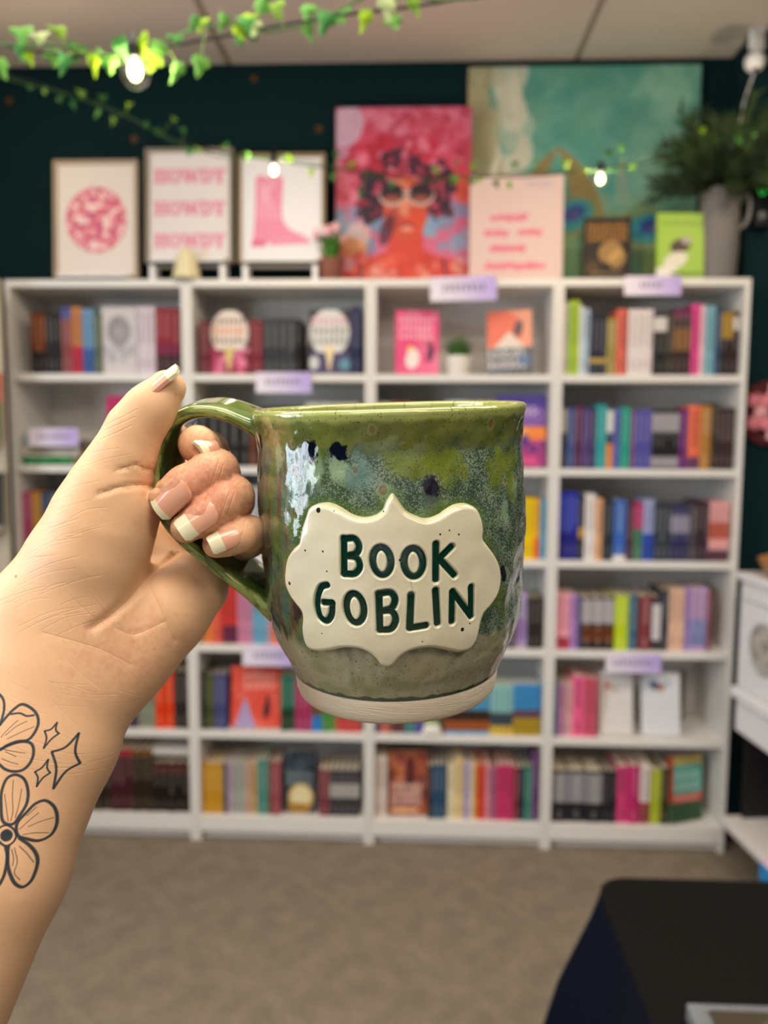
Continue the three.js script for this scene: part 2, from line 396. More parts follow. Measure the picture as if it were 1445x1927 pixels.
// books standing with the front cover out: [col, row, centre x mm, width mm, height mm, thickness mm, art, turn deg, lean deg, label]
const FACING = [
  [0, 0, 354, 124, 226, 22, 'sketch', 0, 0, 'pale grey book facing out with a grey sketched roundel on its cover'],
  [1, 0, 114, 136, 215, 30, 'skull_red', 0, 5, 'black book facing out with white lettering over pink flowers, left one'],
  [1, 0, 456, 142, 217, 30, 'skull_blue', 0, 5, 'dark book facing out with white lettering over a cream horn shape, beside navy spines'],
  [2, 0, 136, 148, 214, 24, 'pink_couple', 4, 7, 'hot pink book facing out, left of the small grass plant'],
  [2, 0, 446, 150, 217, 24, 'coral_city', -10, 13, 'coral and slate book facing out, leaning back right of the small grass plant'],
  [2, 1, 491, 165, 243, 26, 'purple_town', -4, 6, 'purple book facing out with an orange sunset band on its cover'],
  [2, 3, 499, 54, 186, 20, 'lavender', 0, 6, 'lavender book facing out beside the black spines on the fourth shelf'],
  [1, 4, 191, 178, 214, 30, 'coral_ice', 3, 6, 'coral red book facing out with a lavender wedge and dark figure'],
  [1, 5, 346, 118, 225, 28, 'lantern', 0, 4, 'blue grey book facing out with a glowing golden globe'],
  [2, 5, 117, 140, 223, 26, 'city_orange', 3, 6, 'orange brown book facing out with white lettering over rooftops'],
  [3, 4, 224, 113, 218, 18, 'white_a', -8, 9, 'white speckled book facing out with a small orange motif'],
  [3, 4, 379, 130, 218, 18, 'white_b', -6, 9, 'white speckled book facing out with a blue and red motif'],
  [3, 5, 480, 140, 226, 24, 'island', 24, 7, 'teal book facing out with a red band and green foot, turned at the right end'],
  [0, 1, 354, 136, 238, 24, 'magenta', -6, 8, 'magenta book facing out behind the thumb'],
];
for (const [c, r, cx, w, h, t, art, turn, lean, label] of FACING) {
  const [bx, by] = bookBase(c, r), o = thing('book', label, 'book', [bx + cx / 1000, by + 0.0004 + (t / 1000 + (w / 2000) * Math.abs(Math.sin((turn * Math.PI) / 180))) * Math.sin((lean * Math.PI) / 180), BC.zf - 0.04], 'books standing with the cover facing out');
  const g = bookGeometry(t / 1000, h / 1000, w / 1000, null, cover(art)).translate(-t / 2000, 0, w / 2000), pg = pagesGeometry(t / 1000, h / 1000, w / 1000).translate(-t / 2000, 0, w / 2000);
  part('book_cover', g, bookMat.cover, o); part('book_pages', pg, M.pages, o);
  o.rotation.set(-lean * Math.PI / 180, -Math.PI / 2 + turn * Math.PI / 180, 0, 'XYZ');
}
// books lying flat in the second row of the leftmost bookcase
[['green', 0.095, 0.028, 0.168, 0x0b7a3e, 'green book lying at the bottom of the flat stack'], ['white', 0.105, 0.03, 0.2, 0xcfc9ba, 'thick white book lying on the green one'], ['grey', 0.15, 0.026, 0.19, 0x5c564e, 'dark grey book lying on the white one']].reduce((y, [n, x, t, w, col, label], i) => {
  const [bx, by] = bookBase(0, 1), o = thing('book', label, 'book', [bx + x + (i === 2 ? 0.03 : 0), y, BC.zf - 0.03], 'books lying in a flat stack');
  const cell = spineCell(col.toString(16).padStart(6, '0'), [], 3 + i);
  const g = bookGeometry(t, w, 0.15, cell).translate(0, -w / 2, 0).rotateZ(Math.PI / 2).translate(0, t / 2, 0), p = pagesGeometry(t, w, 0.15).translate(0, -w / 2, 0).rotateZ(Math.PI / 2).translate(0, t / 2, 0);
  part('book_cover', g, bookMat.spine, o); part('book_pages', p, M.pages, o);
  return y + t + 0.0006;
}, bookBase(0, 1)[1]);
solo('small_box', box(0.075, 0.05, 0.07, 0, 0.025, 0, 0.004), std('#a9bcc4', 0.5), 'small pale blue box on top of the flat stack', 'box', [bookBase(0, 1)[0] + 0.05, bookBase(0, 1)[1] + 0.0596, BC.zf - 0.075]);
solo('paper_stack', box(0.13, 0.022, 0.16, 0, 0.011, 0, 0.002), std('#cfcbc6', 0.8), 'white paper sheets lying across the tops of the black books', 'paper', [bookBase(0, 5)[0] + 0.505, bookBase(0, 5)[1] + 0.2082, BC.zf - 0.11]);
solo('shadow_slab', box(0.05, 0.19, 0.006, 0, 0.095, 0, 0.002), std('#7c7264', 0.7), 'taupe slab added to stand in for a shadow at the back right of the fifth shelf', 'shadow_slab', [bookBase(3, 4)[0] + 0.485, bookBase(3, 4)[1], BC.zf - 0.2]);  // slab added for a shadow-toned patch, not a known object

// ---------- shelf signs ----------
const scribble = (g, x, y, w, h, col, lw) => { // a word too blurred to read: letter-like upright strokes
  g.strokeStyle = col; g.lineWidth = lw; g.lineCap = 'round';
  for (let u = x; u < x + w; u += h * 0.75) { const a = rnd(); g.beginPath(); g.moveTo(u, y); g.lineTo(u, y + h); if (a > 0.35) { g.moveTo(u, y + h * (a > 0.7 ? 0.5 : 0.04)); g.quadraticCurveTo(u + h * 0.55, y + h * 0.3, u + h * 0.1, y + h * 0.95); } else g.lineTo(u + h * 0.45, y + h * a * 2); g.stroke(); }
};
const SIGNS = [[0.148, 0.217, 0.078, 0.6, 'centred on the top edge of the third bookcase'], [0.76, 0.182, 0.062, 0.42, 'on the top edge of the rightmost bookcase'], [-0.446, 0.186, 0.068, 0.62, 'on the shelf edge above the mug handle'], [-1.235, 0.172, 0.062, 0.6, 'in front of the flat book stack'], [-0.5, 0.19, 0.072, 0.55, 'above the coral red facing book'], [0.742, 0.186, 0.066, 0.74, 'on the rightmost bookcase above the white speckled books']];
const SIGNY = [1.917, 1.925, 1.611, 1.425, 0.677, 0.672];
SIGNS.forEach(([x, w, h, tw, where], i) => {
  const map = canvas(256, 96, (g, W, H) => { const gr = g.createLinearGradient(0, H, W, 0); gr.addColorStop(0, '#f1eaf4'); gr.addColorStop(0.45, '#ded2ee'); gr.addColorStop(1, '#b7a0ea'); g.fillStyle = gr; g.fillRect(0, 0, W, H); scribble(g, W * (0.5 - tw / 2), H * 0.3, W * tw, H * 0.3, '#4a4458', 4); });
  const t = thing('shelf_sign', `pale lilac shelf sign with dark lettering ${where}`, 'sign', [x, SIGNY[i], BC.zf + (i === 3 ? 0.002 : 0.0065)], 'lilac section signs');
  part('sign_card', span(-w / 2, w / 2, -h / 2, h / 2, -0.002, 0, 0.0008), std('#e8e0f0', 0.5), t);
  part('sign_print', new THREE.PlaneGeometry(w - 0.003, h - 0.003).translate(0, 0, 0.0004), std('#ffffff', 0.5, { map }), t);
  t.rotation.z = i === 0 ? 0.025 : 0;
});

// ---------- things on top of the bookcases ----------
const TOP = BC.top + 0.0004;
function framed(name, label, x0, x1, y0, y1, z, lean, frameMat, draw, px = [512, 680], stand = true) {
  const w = x1 - x0, h = y1 - y0, t = thing(name, label, 'framed print', [(x0 + x1) / 2, y0, z], 'framed pink prints on white stands'), f = 0.011;
  const body = new THREE.Group(); body.name = 'picture'; t.add(body); body.rotation.x = -lean;
  part('frame', merge([span(-w / 2, w / 2, 0, f, -0.02, 0.004), span(-w / 2, w / 2, h - f, h, -0.02, 0.004), span(-w / 2, -w / 2 + f, f, h - f, -0.02, 0.004), span(w / 2 - f, w / 2, f, h - f, -0.02, 0.004)]), frameMat, body);
  part('backing', span(-w / 2 + f, w / 2 - f, f, h - f, -0.018, -0.006), M.brown, body);
  part('print', new THREE.PlaneGeometry(w - 2 * f, h - 2 * f).translate(0, h / 2, -0.0055), std('#ffffff', 0.55, { map: canvas(px[0], px[1], draw) }), body);
  if (stand) {
    const d = y0 - TOP, g = [span(-w * 0.42, w * 0.42, -0.012, -0.0005, -0.03, 0.03), span(-w * 0.42, w * 0.42, -0.012, 0.008, 0.024, 0.03)];
    for (const k of [-1, 1]) { const x = k * w * 0.4; g.push(span(x - 0.008, x + 0.008, -d, -0.012, -0.03, 0.028), span(x - 0.008, x + 0.008, -d, -d + 0.01, -0.1, -0.03)); }
    part('stand', merge(g), M.white2, t);
  }
  return t;
}
const paper = (g, W, H, c) => { g.fillStyle = c; g.fillRect(0, 0, W, H); };
framed('framed_print', 'framed print of a pink mirrored ball on cream paper, leftmost print', -1.247, -0.956, 1.968, 2.365, -2.745, 0.06, std('#ab9880', 0.5), (g, W, H) => {
  paper(g, W, H, '#e6dcd6'); const cx = W * 0.5, cy = H * 0.5, R = W * 0.39; g.save(); g.beginPath(); g.arc(cx, cy, R, 0, 7); g.clip(); paper(g, W, H, '#eb8f9c');
  for (let j = 0; j < 16; j++) { const a0 = -1 + (2 * j) / 16, rw = Math.sqrt(Math.max(0.02, 1 - (a0 + 0.06) ** 2)); for (let i = 0; i < 14; i++) { const th = -Math.PI / 2 + (Math.PI * i) / 14, X = cx + Math.sin(th) * R * rw, X2 = cx + Math.sin(th + Math.PI / 14) * R * rw; const q = n2(i * 0.32 + 3, j * 0.3) + rr(-0.25, 0.25); g.fillStyle = q > 0.35 ? '#f7ddd9' : q > 0 ? '#ea9aa6' : q > -0.35 ? '#d8607f' : '#c94a7c'; g.fillRect(X + 1, cy + a0 * R + 1, X2 - X - 2, (2 * R) / 16 - 2); } }
  g.restore(); g.strokeStyle = '#d77c8e'; g.lineWidth = 4; g.beginPath(); g.arc(cx, cy, R, 0, 7); g.stroke(); g.strokeStyle = '#cbbcb8'; g.lineWidth = 2; g.beginPath(); g.moveTo(cx, 0); g.lineTo(cx, cy - R); g.stroke();
});
framed('framed_print', 'framed print with the pink word HOWDY repeated three times', -0.928, -0.629, 2.018, 2.401, -2.745, 0.06, std('#8d8272', 0.5), (g, W, H) => {
  paper(g, W, H, '#e6e0e0'); g.textAlign = 'center'; g.textBaseline = 'middle';
  for (let i = 0; i < 3; i++) { const y = H * (0.22 + 0.3 * i); g.save(); g.translate(W / 2, y); g.scale(0.98, 1.05); g.font = 'bold 112px serif'; g.fillStyle = '#eaa4bd'; g.fillText('HOWDY', 0, 0); g.strokeStyle = '#eaa4bd'; g.lineWidth = 9; g.strokeText('HOWDY', 0, 0); g.fillStyle = '#dd7f9f'; g.fillText('HOWDY', 0, 0); g.restore(); }
});
framed('framed_print', 'framed print of a pink cowboy boot, right of the HOWDY print', -0.611, -0.316, 2.017, 2.381, -2.745, 0.06, std('#8d7a5c', 0.5), (g, W, H) => {
  paper(g, W, H, '#e8e8ee'); const P = (x, y) => [W * x, H * y];
  g.fillStyle = '#e88fb0'; g.beginPath(); g.moveTo(...P(0.17, 0.2)); g.quadraticCurveTo(...P(0.24, 0.14), ...P(0.33, 0.2)); g.quadraticCurveTo(...P(0.42, 0.14), ...P(0.52, 0.2)); g.lineTo(...P(0.5, 0.55)); g.quadraticCurveTo(...P(0.52, 0.68), ...P(0.68, 0.73)); g.quadraticCurveTo(...P(0.86, 0.78), ...P(0.86, 0.84)); g.lineTo(...P(0.36, 0.86)); g.lineTo(...P(0.34, 0.82)); g.lineTo(...P(0.3, 0.86)); g.lineTo(...P(0.13, 0.86)); g.quadraticCurveTo(...P(0.18, 0.6), ...P(0.17, 0.2)); g.fill();
  g.fillStyle = '#dc6f90'; g.beginPath(); g.moveTo(...P(0.13, 0.8)); g.lineTo(...P(0.3, 0.8)); g.lineTo(...P(0.3, 0.87)); g.lineTo(...P(0.12, 0.87)); g.fill();
  g.strokeStyle = '#f4cfdc'; g.lineWidth = 5; for (let k = 0; k < 5; k++) { g.beginPath(); g.moveTo(W * (0.21 + 0.06 * k), H * 0.24); g.bezierCurveTo(W * (0.3 - 0.03 * k), H * 0.36, W * (0.2 + 0.07 * k), H * 0.46, W * (0.22 + 0.055 * k), H * 0.6); g.stroke(); }
  g.strokeStyle = '#e7a9bf'; g.lineWidth = 7; g.beginPath(); g.moveTo(...P(0.36, 0.8)); g.lineTo(...P(0.85, 0.8)); g.stroke();
});
{ // small ribbed cream ornament
  const pts = []; for (let i = 0; i <= 40; i++) { const v = i / 40, r = 0.046 * Math.sqrt(Math.max(0, 1 - v * v * 0.96)) * (1 - 0.14 * v) + 0.0014 * Math.sin(v * 60); pts.push([Math.max(0.002, r), v * 0.108]); }
  const t = thing('beehive_ornament', 'small ribbed cream dome ornament in front of the HOWDY print', 'ornament', [-0.775, TOP, -2.7]);
  part('dome', lathe([[0.001, 0], ...pts]), std('#e6dcb4', 0.6), t); part('base_ring', lathe([[0.03, 0], [0.05, 0], [0.05, 0.006], [0.046, 0.008]]), std('#d8cca0', 0.6), t);
}
const stripe = (r, col, pts, g, W, H) => { g.strokeStyle = col; g.lineWidth = r; g.beginPath(); pts.forEach(([x, y], i) => (i ? g.lineTo(x * W, y * H) : g.moveTo(x * W, y * H))); g.stroke(); };
function canvasBoard(name, label, cat, x0, x1, y0, y1, z, lean, t, px, draw) {
  const w = x1 - x0, h = y1 - y0, o = thing(name, label, cat, [(x0 + x1) / 2, y0, z]); o.rotation.x = -lean;
  part('stretched_canvas', span(-w / 2, w / 2, 0, h, -t, 0, 0.003), std('#b8a48c', 0.8), o);
  part('painting', new THREE.PlaneGeometry(w - 0.002, h - 0.002).translate(0, h / 2, 0.0006), std('#ffffff', 0.6, { map: canvas(px[0], px[1], draw) }), o);
  return o;
}
const blob = (g, x, y, rx, ry, rot, col, a = 1) => { g.globalAlpha = a; g.fillStyle = col; g.beginPath(); g.ellipse(x, y, rx, ry, rot, 0, 7); g.fill(); g.globalAlpha = 1; };
canvasBoard('portrait_canvas', 'unframed red and pink canvas of a woman in sunglasses with flowers in her hair', 'canvas', -0.289, 0.18, TOP, 2.566, -2.835, 0.05, 0.03, [760, 1000], (g, W, H) => {
  paper(g, W, H, '#d86a8c');
  for (let i = 0; i < 220; i++) { const x = rnd() * W, y = rnd() * H * 0.5; blob(g, x, y, rr(20, 70), rr(14, 50), rnd() * 3, ['#d8688a', '#c02c48', '#ea8ea8', '#a81e38', '#d84c6c', '#c83654'][i % 6], 0.55); }
  blob(g, W * 0.08, H * 0.1, 90, 120, 0.3, '#d8c2dc', 0.8); blob(g, W * 0.02, H * 0.22, 60, 70, 0, '#c9a6c8', 0.7);
  for (let i = 0; i < 40; i++) blob(g, rr(0, W), rr(H * 0.55, H * 0.78), rr(30, 80), rr(20, 50), rnd() * 3, ['#7fa3c4', '#6c97c0', '#93b3cc'][i % 3], 0.6);
  blob(g, W * 0.16, H * 0.72, 70, 90, 0.4, '#e8c4c4', 0.8); blob(g, W * 0.12, H * 0.78, 90, 60, 0.3, '#e8924a', 0.7); blob(g, W * 0.95, H * 0.45, 60, 90, 0, '#e85a3a', 0.7);
  for (let i = 0; i < 60; i++) { const a = Math.PI + (Math.PI * i) / 59, R = W * rr(0.22, 0.34); blob(g, W * 0.53 + Math.cos(a) * R, H * 0.46 + Math.sin(a) * R * 0.85, rr(22, 50), rr(18, 40), rnd() * 3, ['#2a1a30', '#3a1c34', '#4a2038'][i % 3], 0.85); }
  blob(g, W * 0.26, H * 0.52, 60, 120, 0.2, '#33203a', 0.9); blob(g, W * 0.78, H * 0.5, 55, 110, -0.2, '#3a2038', 0.9);
  g.fillStyle = '#d8473a'; g.beginPath(); g.moveTo(W * 0.4, H * 0.66); g.lineTo(W * 0.64, H * 0.66); g.lineTo(W * 0.66, H * 0.8); g.lineTo(W * 1.0, H * 0.88); g.lineTo(W, H); g.lineTo(0, H); g.lineTo(W * 0.08, H * 0.9); g.lineTo(W * 0.38, H * 0.8); g.fill();
  blob(g, W * 0.3, H * 0.5, 80, 130, 0.15, '#2c1a30', 0.85); blob(g, W * 0.74, H * 0.48, 78, 120, -0.15, '#331c30', 0.85); for (let i = 0; i < 110; i++) { const q = rr(-0.5, Math.PI + 0.5), R = rr(0.15, 0.34); blob(g, W * (0.52 - Math.cos(q) * R * 1.05), H * (0.53 - Math.sin(q) * R * 0.75), rr(12, 34), rr(10, 28), rnd() * 3, ['#2c1a30', '#7a1c34', '#c02a48', '#3a1c34', '#d8486a', '#241628'][i % 6], 0.8); } blob(g, W * 0.52, H * 0.56, W * 0.165, H * 0.18, 0, '#d2523a'); blob(g, W * 0.47, H * 0.5, W * 0.1, H * 0.1, 0, '#e8937a', 0.7); blob(g, W * 0.59, H * 0.64, W * 0.07, H * 0.07, 0, '#e2502e', 0.8); blob(g, W * 0.42, H * 0.62, W * 0.05, H * 0.08, 0.2, '#a83a34', 0.7); blob(g, W * 0.38, H * 0.68, W * 0.05, H * 0.09, 0.3, '#5a2038', 0.8);
  for (let i = 0; i < 34; i++) { const a = Math.PI + Math.PI * rnd(), R = W * rr(0.2, 0.45); blob(g, W * 0.53 + Math.cos(a) * R, H * 0.36 + Math.sin(a) * R * 0.6, rr(20, 52), rr(16, 40), rnd() * 3, ['#cc2a48', '#e87a98', '#b81e38', '#dc4a6c'][i % 4], 0.9); }
  for (const s of [-1, 1]) { blob(g, W * (0.525 + s * 0.105), H * 0.485, W * 0.1, H * 0.062, 0, '#d9b9ae'); blob(g, W * (0.525 + s * 0.105), H * 0.475, W * 0.092, H * 0.055, 0, '#2a1a28'); blob(g, W * (0.525 + s * 0.105), H * 0.507, W * 0.065, H * 0.022, 0, '#b85c4a', 0.8); }
  stripe(8, '#e9d9cf', [[0.49, 0.47], [0.56, 0.47]], g, W, H); stripe(9, '#f0b08c', [[0.525, 0.5], [0.51, 0.59], [0.55, 0.6]], g, W, H);
  blob(g, W * 0.53, H * 0.655, W * 0.06, H * 0.016, 0, '#a8283a'); blob(g, W * 0.53, H * 0.672, W * 0.045, H * 0.014, 0, '#f0a08c');
  for (let i = 0; i < 40; i++) blob(g, rr(W * 0.1, W * 0.95), rr(H * 0.84, H), rr(20, 70), rr(14, 40), rnd() * 3, ['#e8553c', '#f2a08c', '#c8382e', '#f0c4b4'][i % 4], 0.5);
  stripe(16, '#5a3040', [[0.2, 0.87], [0.17, 1]], g, W, H); stripe(16, '#5a3040', [[0.8, 0.84], [0.84, 1]], g, W, H);
});
canvasBoard('note_board', 'pale pink lined note board with pink handwriting, beside the portrait canvas', 'board', 0.172, 0.487, TOP, 2.314, -2.775, 0.04, 0.012, [512, 600], (g, W, H) => {
  paper(g, W, H, '#e6cac4'); g.strokeStyle = '#dcbcbc'; g.lineWidth = 2; for (let y = 0.12; y < 1; y += 0.055) { g.beginPath(); g.moveTo(0, H * y); g.lineTo(W, H * y); g.stroke(); }
  scribble(g, W * 0.62, H * 0.06, W * 0.24, H * 0.045, '#a8a4c0', 4);
  g.strokeStyle = '#ea6f90'; g.lineWidth = 11; g.lineCap = 'round'; g.lineJoin = 'round';
  [[0.22, 0.62, 0.4], [0.16, 0.42, 0.54], [0.52, 0.78, 0.53], [0.22, 0.6, 0.68], [0.17, 0.82, 0.84]].forEach(([a, b, y]) => { g.beginPath(); let u = 0; for (let x = a; x < b; x += 0.008, u++) { const yy = y + 0.032 * Math.sin(u * 1.15) * (0.6 + 0.6 * Math.abs(n2(u * 0.3, y * 9))) - 0.025 * Math.max(0, n2(u * 0.16, y * 5)); u ? g.lineTo(W * x, H * yy) : g.moveTo(W * x, H * yy); } g.stroke(); });
});
canvasBoard('feather_canvas', 'large teal and cream canvas painted with peacock feathers, behind the other things', 'canvas', 0.17, 0.978, TOP, 2.728, -2.928, 0.02, 0.03, [1024, 980], (g, W, H) => {
  paper(g, W, H, '#5ea596');
  for (let i = 0; i < 500; i++) { const x = rnd() * W, y = rnd() * H, f = y / H; blob(g, x, y, rr(20, 90), rr(20, 80), rnd() * 3, f > 0.6 ? ['#7a9c5c', '#8fae78', '#6d9078', '#a09a5c'][i % 4] : x > W * 0.72 ? ['#93c4ae', '#7fb6a2', '#a4cbb4'][i % 3] : ['#57a298', '#3f8f8a', '#86b8a6', '#66a08c'][i % 4], 0.28); }
  for (let i = 0; i < 160; i++) { const x = rnd() * W * 0.25, y = rnd() * H * 0.75; blob(g, x, y, rr(14, 50), rr(30, 90), 0, x > W * 0.12 ? ['#dcd9c4', '#d2cfb8', '#e4e0cc'][i % 3] : ['#b9b088', '#c6bd97', '#ada57c'][i % 3], 0.5); }
  const hair = (x0, y0, x1, y1, x2, y2, n, sp, col) => { g.lineWidth = 5; for (let i = 0; i < n; i++) { g.strokeStyle = col[i % col.length]; const o = (i - n / 2) * sp; g.beginPath(); g.moveTo(x0 + rr(-4, 4), y0 + rr(-4, 4)); g.quadraticCurveTo(x1 + o, y1 + o * 0.2, x2 + o * 1.3, y2); g.stroke(); } };
  hair(W * 0.39, H * 0.36, W * 0.3, H * 0.46, W * 0.2, H * 0.74, 24, 4, ['#93804a', '#7c6c3e', '#ab9660']); hair(W * 0.39, H * 0.36, W * 0.5, H * 0.42, W * 0.54, H * 0.7, 24, 5, ['#93804a', '#7c6c3e', '#ab9660']); hair(W * 0.68, H * 0.4, W * 0.66, H * 0.5, W * 0.7, H * 0.62, 8, 8, ['#8aa48c', '#9ab098']);
  hair(W * 0.72, H * 0.64, W * 0.66, H * 0.8, W * 0.55, H * 0.98, 20, 6, ['#7c8a44', '#93a050', '#6a8048']); hair(W * 0.15, H * 0.4, W * 0.12, H * 0.6, W * 0.18, H * 0.9, 12, 6, ['#c8bf9a', '#b0a67c']);
  for (const [x, y, a] of [[0.46, 0.66, -0.4], [0.8, 0.72, -0.1]]) { blob(g, W * x, H * y, 120, 84, a, '#8a8a4c', 0.8); blob(g, W * x, H * y, 104, 70, a, '#3f9a98', 0.95); blob(g, W * x, H * (y - 0.006), 80, 52, a, '#2f8fae', 0.95); blob(g, W * x + 8, H * (y - 0.012), 52, 32, a, '#2e4c9a'); blob(g, W * x + 12, H * (y - 0.004), 22, 16, a, '#5a5a9a', 0.8); }
});
{ // upright books on top
  const mk = (x, w, h, t, art, turn, z, label) => { const o = thing('book', label, 'book', [x, TOP + t * Math.sin(0.1), z], 'books displayed on top of the bookcases'); part('book_cover', bookGeometry(t, h, w, null, cover(art)).translate(-t / 2, 0, w / 2), bookMat.cover, o); part('book_pages', pagesGeometry(t, h, w).translate(-t / 2, 0, w / 2), M.pages, o); o.rotation.set(-0.1, -Math.PI / 2 + turn, 0, 'XYZ'); };
  mk(0.623, 0.155, 0.206, 0.022, 'black_gold', -0.06, -2.715, 'black book with gold lettering standing on top in front of the feather canvas');
  mk(0.853, 0.152, 0.212, 0.022, 'green_bird', 0.05, -2.69, 'lime green book standing on top in front of the grey jug');
}
{ // potted tulips
  const t = thing('potted_tulips', 'pink artificial tulips in a small brown pot left of the portrait canvas', 'plant', [-0.291, TOP, -2.728]);
  part('pot', lathe([[0.001, 0], [0.032, 0], [0.04, 0.062], [0.043, 0.062], [0.043, 0.072], [0.038, 0.072], [0.036, 0.06], [0.001, 0.06]]), std('#8a5446', 0.7), t);
  const leafM = std('#3f7a24', 0.6), petM = std('#eab4be', 0.6), petM2 = std('#e2d6d6', 0.6);
  for (let i = 0; i < 26; i++) { const a = rnd() * 6.28, r = rr(0.01, 0.052), H = rr(0.07, 0.12), w = rr(0.006, 0.01); part('leaf', grid(2, 6, (u, v) => { const s = Math.sin(Math.PI * (0.15 + 0.85 * v)) * w * (u - 0.5) * 2; return [Math.cos(a) * (0.012 + r * v * v) - Math.sin(a) * s, 0.06 + H * v, Math.sin(a) * (0.012 + r * v * v) + Math.cos(a) * s]; }), leafM, t); leafM.side = THREE.DoubleSide; }
  for (let i = 0; i < 8; i++) { const a = i * 0.9, r = i ? rr(0.02, 0.062) : 0, x = Math.cos(a) * r, z = Math.sin(a) * r * 0.6, y = rr(0.13, 0.178) - r * 0.3; part('stem', tube([[x * 0.2, 0.06, z * 0.2], [x * 0.6, y * 0.6, z * 0.6], [x, y, z]], 0.002, 8, 5), leafM, t); part('tulip_head', lathe([[0.001, 0], [0.01, 0.004], [0.0145, 0.014], [0.013, 0.026], [0.007, 0.036], [0.001, 0.034]], 12).translate(x, y, z), i % 3 ? petM : petM2, t); }
}
{ // grass plant on the shelf
  const [bx, by] = bookBase(2, 0), t = thing('potted_grass', 'small artificial grass plant in a white pot between two facing books', 'plant', [bx + 0.277, by, BC.zf - 0.075]);
  part('pot', lathe([[0.001, 0], [0.034, 0], [0.044, 0.066], [0.041, 0.066], [0.038, 0.055], [0.001, 0.055]]), std('#efeae2', 0.45), t);
  const bl = []; for (let i = 0; i < 420; i++) { const a = rnd() * 6.28, r0 = Math.sqrt(rnd()) * 0.036, r1 = r0 * rr(1.3, 2.1), H = rr(0.062, 0.108) * (1 - r0 * 7); bl.push(grid(1, 3, (u, v) => { const w = 0.0013 * (1 - v * 0.9) * (u - 0.5) * 2, rad = r0 + (r1 - r0) * v * v; return [Math.cos(a) * rad - Math.sin(a) * w, 0.052 + H * v, Math.sin(a) * rad + Math.cos(a) * w]; })); }
  part('grass', merge(bl), std('#3d6b22', 0.7, { side: THREE.DoubleSide }), t).userData.kind = 'stuff';
}
{ // white trinket
  const [bx, by] = bookBase(2, 4), t = thing('potted_succulent', 'tiny white pot with a green succulent on the shelf under the mug', 'plant', [bx + 0.2, by, BC.zf - 0.013]);
  part('pot', lathe([[0.001, 0], [0.034, 0], [0.036, 0.01], [0.024, 0.036], [0.02, 0.04], [0.001, 0.036]], 24).scale(1, 1, 0.34), std('#f0ece4', 0.5), t);
  for (let i = 0; i < 9; i++) part('leaf', new THREE.SphereGeometry(0.008, 8, 6).scale(0.6, 1.5, 0.45).rotateZ((i - 4) * 0.28).translate((i - 4) * 0.0042, 0.046, 0), std('#7fb060', 0.6), t);
}
{ // grey jug with dark needles
  const t = thing('grey_jug', 'tall grey ribbed jug with a handle holding dark green needle foliage', 'jug', [0.985, TOP, -2.735]);
  const pts = [[0.001, 0]]; for (let i = 0; i <= 60; i++) { const v = i / 60; pts.push([0.058 + 0.006 * Math.sin(v * Math.PI) + (v > 0.86 ? (v - 0.86) * 0.05 : 0) + 0.0011 * Math.sin(v * 150), v * 0.29]); } pts.push([0.06, 0.288], [0.054, 0.24], [0.001, 0.24]);
  part('body', lathe(pts, 40), std('#757170', 0.8), t);
  part('handle', tube([[0.058, 0.25, 0.01], [0.085, 0.275, 0.012], [0.094, 0.235, 0.012], [0.082, 0.185, 0.012], [0.06, 0.165, 0.01]], 0.007, 30, 8), std('#8d8a88', 0.7), t);
  const p = thing('needle_plant', 'dark green needle fronds spreading from the grey jug at the upper right', 'plant', [0.99, TOP + 0.27, -2.735]);
  const nm = [std('#1a2a18', 0.7, { side: THREE.DoubleSide }), std('#2a3f1c', 0.7, { side: THREE.DoubleSide }), std('#3b4f24', 0.7, { side: THREE.DoubleSide })];
  for (let i = 0; i < 58; i++) {
    const a = -0.2 + (Math.PI + 0.4) * ((i * 0.7549) % 1), el = 0.02 + 1.1 * ((i * 0.5698) % 1), L = rr(0.2, 0.3), dir = V(Math.cos(a) * Math.cos(el), Math.sin(el), Math.abs(Math.sin(a)) * Math.cos(el) * 0.5 + Math.max(0, Math.cos(a)) * 0.45), g = [], c = [];
    for (let k = 0; k <= 8; k++) { const s = k / 8; c.push(V(dir.x * L * s, dir.y * L * s + 0.05 * s - 0.1 * s * s * (1 - Math.sin(el) * 0.7), dir.z * L * s)); }
    const cv = new THREE.CatmullRomCurve3(c); g.push(new THREE.TubeGeometry(cv, 8, 0.0022, 4));
    for (let k = 0; k < 56; k++) { const s = 0.3 + 0.7 * (k / 55), q = cv.getPoint(s), tg = cv.getTangent(s), up = V(rr(-1, 1), rr(-1, 1), rr(-1, 1)).cross(tg).normalize(), d = tg.clone().multiplyScalar(0.8).add(up.multiplyScalar(0.6)).normalize(), len = rr(0.06, 0.095) * (1.1 - 0.4 * s), sd = V(0, 0.3, 1).cross(d).normalize().multiplyScalar(0.0021); g.push(grid(1, 2, (u, v) => { const w = (1 - v * v) * (u - 0.5) * 2; return [q.x + d.x * len * v + sd.x * w, q.y + d.y * len * v + sd.y * w - 0.006 * v * v, q.z + d.z * len * v + sd.z * w]; })); }
    part('frond', merge(g), nm[i % 3], p);
  }
}
for (const [i, [x, y, where]] of [[-1.495, 2.644, 'at the far left'], [-1.037, 2.506, 'above the mirrored ball print'], [-0.596, 2.711, 'nearest the ceiling'], [-0.362, 2.535, 'left of the portrait canvas']].entries()) { const o = solo('wall_dot', new THREE.CylinderGeometry(0.013, 0.013, 0.002, 20).rotateX(Math.PI / 2), std('#5e3c12', 0.6, { metalness: 0.3 }), `small gold dot on the dark back wall ${where}`, 'wall decal', [x, y, ROOM.z0 + 0.0012], 'gold dots on the back wall'); }

